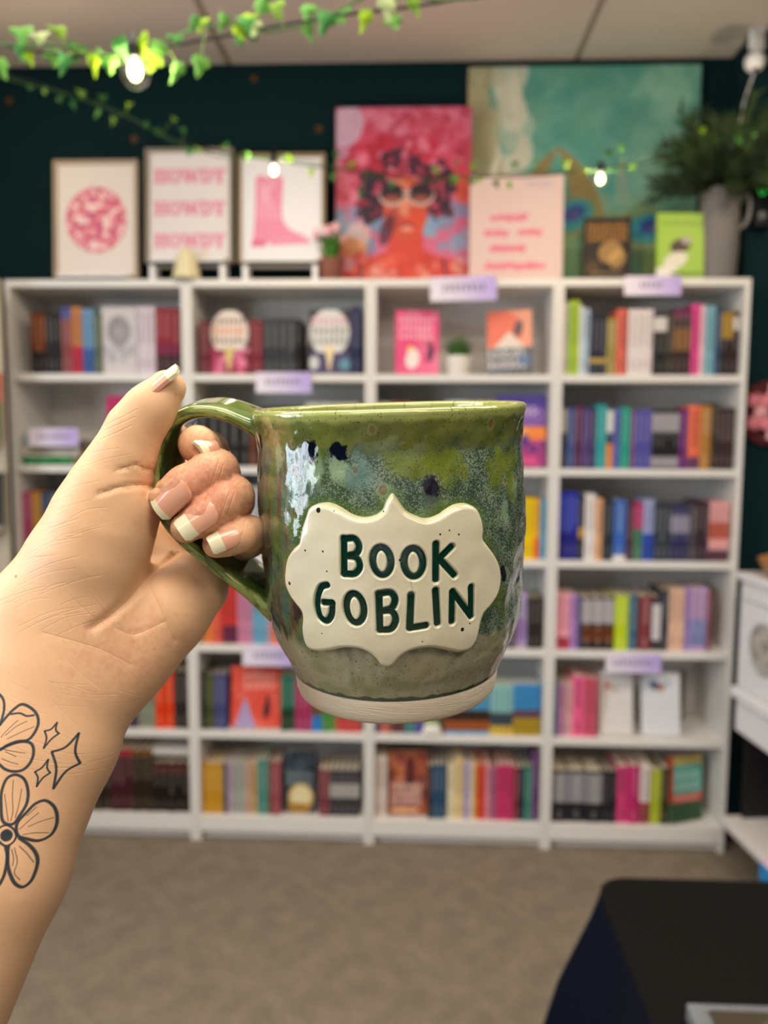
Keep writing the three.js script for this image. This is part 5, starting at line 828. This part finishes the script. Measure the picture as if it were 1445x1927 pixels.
  const Nn = new Float32Array(P.length), uv = new Float32Array((P.length / 3) * 2), pos = new Float32Array(P.length), TX = [-200, 170], TY = [-235, 260];
  for (let v = 0; v < P.length; v += 3) { let x = P[v], y = P[v + 1], z = P[v + 2], gx, gy, gz; const e = 0.35;
    for (let it = 0; it < 3; it++) { const d = field(x, y, z); gx = field(x + e, y, z) - field(x - e, y, z); gy = field(x, y + e, z) - field(x, y - e, z); gz = field(x, y, z + e) - field(x, y, z - e); const L = Math.hypot(gx, gy, gz) || 1; gx /= L; gy /= L; gz /= L; if (it < 2) { const m = clamp(d, -0.6, 0.6); x -= gx * m; y -= gy * m; z -= gz * m; } }
    Nn[v] = gx; Nn[v + 1] = gy; Nn[v + 2] = gz; pos[v] = x * mm; pos[v + 1] = y * mm; pos[v + 2] = z * mm; uv[(v / 3) * 2] = (x - TX[0]) / TX[1]; uv[(v / 3) * 2 + 1] = (y - TY[0]) / TY[1]; }
  const skinGeo = new THREE.BufferGeometry(); skinGeo.setAttribute('position', new THREE.BufferAttribute(pos, 3)); skinGeo.setAttribute('normal', new THREE.BufferAttribute(Nn, 3)); skinGeo.setAttribute('uv', new THREE.BufferAttribute(uv, 2)); skinGeo.setIndex(I);
  const SW = 1340, SH = 2048, X = (x) => ((x - TX[0]) / TX[1]) * SW, Y = (y) => (1 - (y - TY[0]) / TY[1]) * SH, K = SW / TX[1];
  const line = (g, pts, w, col, closed) => { g.strokeStyle = col; g.lineWidth = w * K; g.lineCap = g.lineJoin = 'round'; g.beginPath(); const c = pts.length > 2 ? new THREE.CatmullRomCurve3(pts.map(([a, b]) => V(a, b, 0)), !!closed, 'centripetal').getPoints(pts.length * 8) : pts.map(([a, b]) => V(a, b, 0)); c.forEach((p, i) => (i ? g.lineTo(X(p.x), Y(p.y)) : g.moveTo(X(p.x), Y(p.y)))); g.stroke(); };
  const TATTOO = [[0.74,1,1,[[-120.7,-136.8],[-122.2,-135.6],[-123.2,-130.9],[-123.5,-126.7],[-122.3,-123.1],[-120.1,-122.2],[-117.7,-123.5],[-116.3,-127.0],[-116.3,-131.3],[-117.9,-134.7],[-119.3,-136.8]]], [0.74,1,1,[[-118.4,-137.0],[-116.1,-134.0],[-113.9,-131.8],[-111.7,-131.4],[-109.7,-133.4],[-108.7,-136.6],[-108.9,-140.6],[-110.2,-143.0],[-112.6,-143.6],[-115.6,-142.1],[-117.9,-140.5]]], [0.74,1,0,[[-117.4,-141.4],[-115.1,-143.9],[-113.5,-146.5],[-112.7,-149.5],[-113.1,-153.0],[-114.1,-155.4],[-115.5,-156.1],[-117.1,-154.7],[-118.4,-151.9],[-119.4,-148.6],[-119.9,-144.5],[-119.9,-143.0]]], [0.74,1,0,[[-120.6,-143.1],[-119.9,-145.5],[-119.8,-148.5],[-120.3,-151.8],[-121.6,-154.0],[-123.8,-152.9],[-125.1,-149.2],[-124.3,-145.5],[-122.5,-142.5]]], [0.74,1,0,[[-123.5,-138.4],[-126.8,-135.5],[-130.4,-134.8],[-131.9,-137.5],[-129.7,-140.5],[-126.3,-141.1],[-123.5,-140.4]]], [0.5,1,1,[[-118.3,-140.4],[-118.8,-142.1],[-120.4,-142.9],[-122.4,-141.3],[-123.5,-139.3],[-122.9,-137.5],[-121.2,-136.9],[-119.2,-138.4]]], [0.75,1,1,[[-119.6,-140.1],[-120.0,-141.1],[-121.0,-141.1],[-121.9,-140.1],[-121.9,-139.0],[-121.0,-138.5],[-120.0,-139.2]]], [0.75,1,1,[[-120.0,-140.0],[-120.2,-140.7],[-121.0,-140.7],[-121.6,-140.0],[-121.6,-139.2],[-121.0,-138.9],[-120.2,-139.4]]], [0.75,1,1,[[-120.4,-140.0],[-120.5,-140.3],[-120.9,-140.3],[-121.2,-140.0],[-121.2,-139.5],[-120.9,-139.4],[-120.5,-139.6]]], [0.75,1,1,[[-120.6,-139.9],[-120.7,-140.1],[-120.8,-140.1],[-121.0,-139.9],[-121.0,-139.7],[-120.9,-139.7],[-120.7,-139.8]]], [0.74,1,0,[[-126.3,-106.9],[-124.4,-104.3],[-122.7,-102.4],[-120.4,-100.9],[-117.9,-101.8],[-115.5,-104.1],[-114.7,-106.9],[-115.6,-110.0],[-117.2,-111.8],[-120.3,-112.1],[-123.2,-113.1],[-125.2,-114.4],[-127.3,-115.4]]], [0.5,1,0,[[-123.4,-103.8],[-120.6,-103.6],[-118.4,-104.5],[-116.3,-104.4]]], [0.74,1,0,[[-127.3,-115.4],[-122.1,-112.9],[-118.5,-112.2],[-116.1,-113.0],[-115.2,-115.5],[-115.9,-118.7],[-117.8,-120.8],[-120.4,-121.2],[-123.0,-120.4],[-124.8,-119.0],[-127.8,-116.5]]], [0.74,1,0,[[-129.2,-97.3],[-127.8,-98.1],[-126.5,-99.5],[-125.8,-102.1],[-126.0,-105.3],[-126.3,-106.9]]], [0.45,1,0,[[-109.4,-107.3],[-109.5,-109.5],[-108.6,-110.7]]], [0.45,1,0,[[-108.6,-110.7],[-110.5,-112.2],[-112.4,-114.7]]], [0.45,1,0,[[-112.4,-114.7],[-111.9,-111.7],[-112.6,-109.5]]], [0.45,1,0,[[-112.6,-109.5],[-110.9,-109.1],[-109.4,-107.3]]], [0.6,1,0,[[-103.3,-111.6],[-103.9,-117.2],[-102.7,-121.3]]], [0.6,1,0,[[-102.7,-121.3],[-106.2,-123.1],[-109.5,-128.0]]], [0.6,1,0,[[-109.5,-128.0],[-108.8,-121.2],[-110.1,-116.2]]], [0.6,1,0,[[-110.1,-116.2],[-106.6,-115.3],[-103.3,-111.6]]], [0.45,1,0,[[-111.0,-118.5],[-111.2,-121.1],[-110.4,-122.8]]], [0.45,1,0,[[-110.4,-122.8],[-112.3,-124.1],[-113.9,-126.5]]], [0.45,1,0,[[-113.9,-126.5],[-113.7,-123.7],[-114.5,-121.9]]], [0.45,1,0,[[-114.5,-121.9],[-112.7,-120.8],[-111.0,-118.5]]], [0.22,2,0,[[-120.5,-123.8],[-120.4,-128.1],[-119.8,-133.4],[-120.1,-135.9]]], [0.22,2,0,[[-118.0,-126.8],[-118.4,-131.5],[-119.0,-135.1]]], [0.22,2,0,[[-122.6,-127.8],[-121.6,-132.1],[-120.8,-135.8]]], [0.22,2,0,[[-113.1,-134.9],[-115.5,-136.8],[-117.6,-138.8]]], [0.22,2,0,[[-109.4,-137.5],[-112.4,-137.7],[-115.4,-138.5]]], [0.22,2,0,[[-110.6,-141.9],[-114.0,-140.8],[-116.6,-140.6]]], [0.22,2,0,[[-113.7,-132.9],[-116.0,-135.1]]], [0.22,2,0,[[-118.4,-143.9],[-117.3,-148.2],[-117.7,-151.1],[-116.3,-153.7]]], [0.22,2,0,[[-117.2,-143.8],[-115.3,-146.4],[-113.5,-149.7]]], [0.22,2,0,[[-119.0,-144.2],[-118.3,-146.9],[-118.3,-148.9]]], [0.22,2,0,[[-118.1,-106.1],[-121.2,-107.6],[-124.1,-110.1]]], [0.22,2,0,[[-115.8,-107.9],[-119.8,-109.5],[-123.4,-111.2]]], [0.22,2,0,[[-120.9,-105.7],[-123.8,-108.6],[-125.4,-110.6]]], [0.22,2,0,[[-124.7,-114.1],[-120.8,-115.1],[-117.6,-115.8]]], [0.22,2,0,[[-124.4,-117.1],[-121.6,-118.3],[-119.5,-119.0]]], [0.22,2,0,[[-123.5,-115.0],[-120.2,-116.7]]]];
  const skinMap = canvas(SW, SH, (g, W, H) => {
    paper(g, W, H, '#edbe94'); const tint = (x, y, r, col, a) => { const q = g.createRadialGradient(X(x), Y(y), 0, X(x), Y(y), r * K); q.addColorStop(0, col); q.addColorStop(1, 'rgba(0,0,0,0)'); g.globalAlpha = a; g.fillStyle = q; g.fillRect(0, 0, W, H); g.globalAlpha = 1; };
    for (let i = 0; i < 1500; i++) blob(g, rnd() * W, rnd() * H, rr(4, 26), rr(4, 20), rnd() * 3, ['#f2cba2', '#e9b68e', '#f0c49a', '#e6ae86', '#f5d2ac'][i % 5], 0.14);
    for (let i = 0; i < 1500; i++) { const q = rnd() + rnd(), p = rnd() + rnd(); blob(g, X(-116 + 27 * q), Y(-106 + 20 * p), rr(2, 10), rr(2, 9), rnd() * 3, '#dd8862', 0.05); }
    for (let i = 0; i < 9000; i++) { const q = rnd() + rnd() + rnd(), p = rnd() + rnd() + rnd(); blob(g, X(-90 + 17.5 * q), Y(-60 + 19 * p), rr(2, 8), rr(2, 7), rnd() * 3, '#c26a4c', 0.05); }  // redder finger skin, deepened by painting in the shade of the thumb
    for (let i = 0; i < 900; i++) blob(g, rnd() * W, rnd() * H, rr(0.8, 2.2), rr(0.8, 2.2), 0, i % 2 ? '#c98e70' : '#f0cba8', 0.25);
    for (const [x, y] of [[-95.5, 0.5], [-128, -60]]) blob(g, X(x), Y(y), 5, 4, 0, '#9a6248', 0.6);
    for (const [w, col, closed, pts] of TATTOO) { line(g, pts, w * 1.5, 'rgba(60,66,70,0.22)', closed); line(g, pts, w, col === 1 ? 'rgba(42,50,60,0.84)' : 'rgba(70,66,60,0.5)', closed); }
  });
  const skinBump = canvas(SW, SH, (g, W, H) => {
    paper(g, W, H, '#909090'); for (let i = 0; i < 9000; i++) blob(g, rnd() * W, rnd() * H, rr(1.2, 3.4), rr(0.8, 2), rnd() * 3, i % 2 ? '#9c9c9c' : '#828282', 0.5);
    for (let i = 0; i < 70; i++) { const x = rr(-132, -98), y = rr(-76, -18), L = rr(8, 24); line(g, [[x - L / 2, y - L * 0.2], [x, y + rr(-0.6, 1.2)], [x + L / 2, y + L * 0.12]], rr(0.2, 0.5), `rgba(50,50,50,${rr(0.25, 0.6)})`); }
    for (let i = 0; i < 24; i++) { const x = rr(-112, -70), y = rr(-110, -62), a = rr(-1.4, -0.6), L = rr(5, 16); line(g, [[x, y], [x + Math.cos(a) * L, y + Math.sin(a) * L]], rr(0.2, 0.45), `rgba(50,50,50,${rr(0.2, 0.5)})`); }
    for (let i = 0; i < 40; i++) { const x = rr(-140, -90), y = rr(-125, -92); line(g, [[x, y], [x + rr(4, 12), y + rr(-4, -1)]], rr(0.2, 0.4), 'rgba(50,50,50,0.4)'); }
    for (const [x, y, a] of [[-61, -26, 1.25], [-59.5, -27, 1.25], [-57, -36.5, 1.2], [-55.5, -37, 1.2], [-51.5, -46.5, 1.3], [-92, -8, 0.4], [-91, -5.5, 0.45], [-93, -11, 0.4]]) line(g, [[x - Math.cos(a) * 6, y - Math.sin(a) * 6], [x + 0.6, y], [x + Math.cos(a) * 6, y + Math.sin(a) * 6]], 0.45, 'rgba(40,40,40,0.7)');
    for (const [, , pts] of CREASES) line(g, pts, 0.5, 'rgba(40,40,40,0.6)');
  }, false);
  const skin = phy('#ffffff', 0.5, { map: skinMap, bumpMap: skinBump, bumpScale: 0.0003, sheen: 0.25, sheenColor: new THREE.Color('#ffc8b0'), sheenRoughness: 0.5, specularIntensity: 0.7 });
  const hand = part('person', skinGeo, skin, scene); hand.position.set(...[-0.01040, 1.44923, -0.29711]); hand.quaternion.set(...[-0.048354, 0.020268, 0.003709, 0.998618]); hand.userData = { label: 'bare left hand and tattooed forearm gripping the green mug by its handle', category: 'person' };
  const nailM = phy('#e6a98c', 0.24, { clearcoat: 0.5, clearcoatRoughness: 0.1 }), tipM = phy('#e8e0bc', 0.3, { clearcoat: 0.4, clearcoatRoughness: 0.15 });
  for (const [f, [c, e, t, w, nrm]] of Object.entries(NAILS)) {
    const c0 = V(...c), e0 = V(...e), t0 = V(...t), d = t0.clone().sub(c0).normalize(), nn = V(...nrm); nn.sub(d.clone().multiplyScalar(nn.dot(d))).normalize(); const sd = d.clone().cross(nn).normalize();
    const split = e0.distanceTo(c0) / t0.distanceTo(c0), L = t0.distanceTo(c0);
    const plate = (v0, v1, th) => { // curved plate with thickness; v along the finger
      const sec = (v, s, top) => { const round = v < 0.3 ? Math.pow(Math.max(0.0, 1 - ((0.3 - v) / 0.3) ** 2.4), 0.45) : 1 - 0.22 * sst(0.86, 1, v) ** 2, R = w * 0.62, a = s * 0.82 * Math.max(round, 0.04), arch = 0.7 * Math.sin(Math.PI * Math.min(1, v * 0.75 + 0.1)); return c0.clone().add(d.clone().multiplyScalar(L * v)).add(sd.clone().multiplyScalar(Math.sin(a) * R)).add(nn.clone().multiplyScalar((Math.cos(a) - 1) * R + arch + (top ? th : -0.9))).multiplyScalar(mm); };
      const G = []; for (const top of [1, 0]) G.push(grid(16, 16, (u, v) => { const q = sec(v0 + (v1 - v0) * v, (u * 2 - 1) * (top ? 1 : -1), top); return [q.x, q.y, q.z]; }));
      const rim = (fn) => grid(16, 1, (u, v) => { const q = fn(u, v); return [q.x, q.y, q.z]; });
      G.push(rim((u, v) => sec(v1, u * 2 - 1, v < 0.5)), rim((u, v) => sec(v0, u * 2 - 1, v > 0.5)), rim((u, v) => sec(v0 + (v1 - v0) * u, -1, v > 0.5)), rim((u, v) => sec(v0 + (v1 - v0) * u, 1, v < 0.5)));
      return merge(G);
    };
    const nail = part('nail', plate(0, split, 0.35), nailM, hand); nailM.side = tipM.side = THREE.DoubleSide; part('nail_tip', plate(split, 1, 0.38), tipM, nail, 'long cream free edge of the nail');
  }
}

// ---------- print on spines and covers ----------
const stampSpine = canvas(ATN, 2048, (g) => {
  paper(g, ATN, 2048, '#888888');
  bookCells.forEach(({ base, bands, title }, i) => {
    const x = (i % 64) * CW, y = Math.floor(i / 64) * CH, s0 = seed; seed = title + 11; g.fillStyle = '#' + base; g.fillRect(x, y, CW, CH);
    for (const [c, a, b] of bands) { g.fillStyle = '#' + c; g.fillRect(x, y + a * CH, CW, (b - a) * CH); }
    const l = new THREE.Color('#' + base).getHSL({}, THREE.SRGBColorSpace).l, ink = l > 0.5 ? 'rgba(40,34,44,0.55)' : 'rgba(226,220,208,0.5)';
    g.save(); g.beginPath(); g.rect(x + 4, y, CW - 4, CH); g.clip(); g.translate(x + CW * 0.56, y + CH * 0.1); g.rotate(Math.PI / 2); scribble(g, 0, -rr(4, 7), CH * rr(0.35, 0.55), rr(8, 12), ink, 2); scribble(g, CH * 0.66, -3, CH * 0.16, 6, ink, 1.5); g.restore();
    seed = s0;
  });
});
bookMat.spine.map = stampSpine;
const ART = {
  sketch: (g, W, H) => { paper(g, W, H, '#cfc9cc'); blob(g, W * 0.5, H * 0.36, W * 0.32, H * 0.23, 0, '#a8a0a2', 0.7); for (let i = 0; i < 60; i++) { g.strokeStyle = ['#8a8288', '#9a9498', '#77727c'][i % 3]; g.lineWidth = 2; g.beginPath(); g.arc(W * 0.5 + rr(-8, 8), H * 0.36 + rr(-8, 8), rr(20, 80), rnd() * 6, rnd() * 6 + 2); g.stroke(); } for (let i = 0; i < 26; i++) blob(g, rr(W * 0.1, W * 0.9), rr(H * 0.58, H * 0.8), rr(8, 26), rr(5, 14), rnd() * 3, '#8f8a96', 0.4); },
  skull_red: (g, W, H) => { paper(g, W, H, '#2a2224'); blob(g, W / 2, H * 0.36, W * 0.47, H * 0.36, 0, '#e9dcd2'); paper2(g, 0, H * 0.62, W, H * 0.38, '#8a2440'); for (let i = 0; i < 14; i++) blob(g, rr(0, W), rr(H * 0.62, H * 0.98), rr(20, 46), rr(16, 34), rnd() * 3, ['#d8688c', '#e88aa6', '#c04a74'][i % 3], 0.85); for (let i = 0; i < 3; i++) scribble(g, W * 0.14, H * (0.12 + 0.15 * i), W * 0.72, H * 0.1, i === 1 ? '#e28a5c' : '#8a6a5c', 8); tri(g, W * 0.5, H * 0.98, W * 0.26, H * 0.4, '#d8c47c'); },
  skull_blue: (g, W, H) => { paper(g, W, H, '#2a2838'); blob(g, W / 2, H * 0.36, W * 0.47, H * 0.37, 0, '#dcdad6'); paper2(g, 0, H * 0.66, W, H * 0.34, '#4a4468'); for (let i = 0; i < 3; i++) scribble(g, W * 0.1, H * (0.12 + 0.15 * i), W * 0.8, H * 0.11, i === 0 ? '#d49ab0' : '#8a8888', 8); blob(g, W * 0.14, H * 0.82, 30, 40, 0, '#c8ccc8'); blob(g, W * 0.86, H * 0.84, 34, 34, 0, '#5f93a4'); tri(g, W * 0.5, H * 0.98, W * 0.24, H * 0.42, '#f0d8a8'); },
  pink_couple: (g, W, H) => { paper(g, W, H, '#ea4f86'); for (let i = 0; i < 40; i++) blob(g, rr(0, W), rr(0, H), rr(20, 60), rr(20, 50), rnd() * 3, ['#e83a78', '#f07ca0', '#f29ab2', '#e85a8c'][i % 4], 0.4); for (let i = 0; i < 3; i++) scribble(g, W * 0.1, H * (0.1 + 0.13 * i), W * 0.78, H * 0.09, '#f6c4cc', 6); blob(g, W * 0.36, H * 0.62, 22, 26, 0, '#f0c860'); blob(g, W * 0.4, H * 0.76, 40, 60, 0.2, '#f6e6e2'); blob(g, W * 0.8, H * 0.66, 18, 54, 0.1, '#4a2c4c'); blob(g, W * 0.78, H * 0.52, 14, 18, 0, '#7a4a4c'); },
  coral_city: (g, W, H) => { paper(g, W, H, '#f0a488'); blob(g, W * 0.3, H * 0.3, W * 0.5, H * 0.3, 0.3, '#ee7660', 0.85); blob(g, W * 0.7, H * 0.3, 26, 50, 0.2, '#6a5a5c'); tri(g, W * 0.5, H * 0.34, W * 0.7, -H * 0.26, '#e8d8cc'); paper2(g, 0, H * 0.6, W, H * 0.4, '#5c6470'); for (let i = 0; i < 2; i++) scribble(g, W * 0.06, H * (0.62 + 0.17 * i), W * 0.86, H * 0.13, '#e4dcd8', 8); blob(g, W * 0.82, H * 0.8, 40, 30, 0, '#5a78a4', 0.8); },
  purple_town: (g, W, H) => { paper(g, W, H, '#4a3c96'); blob(g, W * 0.55, H * 0.3, W * 0.5, H * 0.16, 0, '#9a6ab0', 0.7); scribble(g, W * 0.2, H * 0.16, W * 0.6, H * 0.12, '#d4c8e0', 7); paper2(g, 0, H * 0.44, W, H * 0.2, '#f0883c'); blob(g, W * 0.4, H * 0.52, 60, 30, 0, '#f8b060'); paper2(g, 0, H * 0.62, W, H * 0.38, '#a03a7c'); for (let i = 0; i < 16; i++) blob(g, rr(0, W), rr(H * 0.62, H), rr(16, 40), rr(10, 26), rnd() * 3, ['#d8508c', '#38308c', '#e0607c', '#5a2c7c'][i % 4], 0.8); },
  lavender: (g, W, H) => { paper(g, W, H, '#b6a0cc'); blob(g, W * 0.4, H * 0.3, 80, 70, 0, '#a6b4d8', 0.8); blob(g, W * 0.6, H * 0.7, 80, 90, 0, '#8a6aa8', 0.7); },
  coral_ice: (g, W, H) => { paper(g, W, H, '#e85646'); for (let i = 0; i < 30; i++) blob(g, rr(0, W), rr(0, H), rr(20, 60), rr(20, 40), rnd() * 3, ['#f0705e', '#e4483a', '#ee8474'][i % 3], 0.4); for (let i = 0; i < 2; i++) scribble(g, W * 0.3, H * (0.1 + 0.16 * i), W * 0.6, H * 0.11, '#f0aaa0', 7); tri(g, W * 0.3, H * 0.5, W * 0.42, -H * 0.5, '#b0a0cc'); blob(g, W * 0.72, H * 0.7, 16, 62, 0.1, '#3a2430'); blob(g, W * 0.74, H * 0.52, 13, 16, 0, '#4a2c34'); },
  lantern: (g, W, H) => { paper(g, W, H, '#36414c'); for (let i = 0; i < 30; i++) blob(g, rr(0, W), rr(0, H * 0.5), rr(14, 44), rr(14, 40), rnd() * 3, ['#2a323c', '#4c5c68', '#1e2228'][i % 3], 0.6); for (let i = 0; i < 2; i++) scribble(g, W * 0.12, H * (0.34 + 0.12 * i), W * 0.74, H * 0.09, '#98a8ac', 5); blob(g, W * 0.55, H * 0.75, W * 0.38, H * 0.22, 0, '#c8a860'); blob(g, W * 0.55, H * 0.72, W * 0.3, H * 0.16, 0, '#e8d8a8'); blob(g, W * 0.5, H * 0.92, W * 0.36, H * 0.08, 0, '#a87a2c'); },
  city_orange: (g, W, H) => { paper(g, W, H, '#a8583c'); for (let i = 0; i < 40; i++) blob(g, rr(0, W), rr(0, H), rr(16, 50), rr(16, 60), rnd() * 3, ['#c46a3c', '#7a3030', '#5c2c34', '#b06048', '#cc8a6a'][i % 5], 0.5); blob(g, W * 0.56, H * 0.3, 34, 90, 0, '#4c1c24', 0.8); for (let i = 0; i < 3; i++) scribble(g, W * 0.12, H * (0.5 + 0.12 * i), W * 0.76, H * 0.085, '#dccac4', 6); paper2(g, W * 0.1, H * 0.88, W * 0.66, H * 0.07, '#f0b884'); },
  white_a: (g, W, H) => { paper(g, W, H, '#e2deda'); for (let i = 0; i < 150; i++) blob(g, rnd() * W, rnd() * H, 4, 4, 0, '#b8b6ba', 0.5); blob(g, W * 0.28, H * 0.24, 28, 20, 0.4, '#d89a7c'); blob(g, W * 0.5, H * 0.3, 36, 24, 0, '#c8c0b4', 0.7); },
  white_b: (g, W, H) => { paper(g, W, H, '#dfe2e6'); for (let i = 0; i < 170; i++) blob(g, rnd() * W, rnd() * H, 4, 4, 0, '#b4b6c0', 0.5); blob(g, W * 0.36, H * 0.22, 40, 26, 0.4, '#5c6c88'); blob(g, W * 0.52, H * 0.25, 24, 18, 0, '#c8685c'); blob(g, W * 0.66, H * 0.18, 30, 18, 0, '#a8c4cc', 0.7); },
  island: (g, W, H) => { paper(g, W, H, '#63b4a4'); paper2(g, 0, 0, W, H * 0.14, '#c8b468'); for (let i = 0; i < 2; i++) scribble(g, W * 0.1, H * (0.24 + 0.16 * i), W * 0.8, H * 0.11, '#cfe4dc', 6); paper2(g, 0, H * 0.58, W, H * 0.12, '#d8584c'); scribble(g, W * 0.08, H * 0.6, W * 0.8, H * 0.08, '#f0c8b8', 5); paper2(g, 0, H * 0.7, W, H * 0.3, '#3c5c3e'); paper2(g, 0, 0, W * 0.1, H * 0.7, '#b04c34'); },
  magenta: (g, W, H) => { paper(g, W, H, '#c22a68'); blob(g, W * 0.5, H * 0.3, 80, 60, 0, '#9c1c50', 0.7); },
  black_gold: (g, W, H) => { paper(g, W, H, '#221a14'); for (let i = 0; i < 3; i++) scribble(g, W * 0.1, H * (0.1 + 0.1 * i), W * 0.78, H * 0.075, '#b07c38', 6); blob(g, W * 0.56, H * 0.55, 60, 70, 0.6, '#b08a50', 0.85); blob(g, W * 0.7, H * 0.66, 44, 60, 0.3, '#c89c5c', 0.7); blob(g, W * 0.2, H * 0.8, 40, 50, 0, '#4a3420'); scribble(g, W * 0.2, H * 0.86, W * 0.6, H * 0.04, '#a0825c', 3); },
  green_bird: (g, W, H) => { paper(g, W, H, '#a4c850'); scribble(g, W * 0.12, H * 0.12, W * 0.76, H * 0.07, '#7c9c40', 5); blob(g, W * 0.5, H * 0.5, 58, 40, -0.4, '#54463c'); blob(g, W * 0.62, H * 0.42, 26, 22, 0, '#b4a8a8'); blob(g, W * 0.4, H * 0.72, 70, 44, -0.5, '#e6e0d0'); blob(g, W * 0.2, H * 0.9, 60, 34, 0, '#ece8e0'); paper2(g, W * 0.3, H * 0.9, W * 0.66, H * 0.05, '#6c8440'); },
  rack_red: (g, W, H) => { paper(g, W, H, '#5a7040'); paper2(g, 0, 0, W, H * 0.45, '#c84a30'); },
  rack_dark: (g, W, H) => paper(g, W, H, '#1c2a24'),
};
function paper2(g, x, y, w, h, c) { g.fillStyle = c; g.fillRect(x, y, w, h); }
function tri(g, x, y, w, h, c) { g.fillStyle = c; g.beginPath(); g.moveTo(x, y); g.lineTo(x - w / 2, y - h); g.lineTo(x + w / 2, y - h); g.fill(); }
bookMat.cover.map = canvas(2048, 2048, (g) => { paper(g, 2048, 2048, '#888'); coverJobs.forEach((k, i) => { g.save(); g.beginPath(); const x = (i % 8) * COVW, y = Math.floor(i / 8) * COVH; g.rect(x, y, COVW, COVH); g.clip(); g.translate(x, y); ART[k](g, COVW, COVH); g.restore(); }); });

scene.traverse((o) => { if (o.isRectAreaLight) return; if (o.isLight) o.castShadow = true; });
renderer.render(scene, camera);
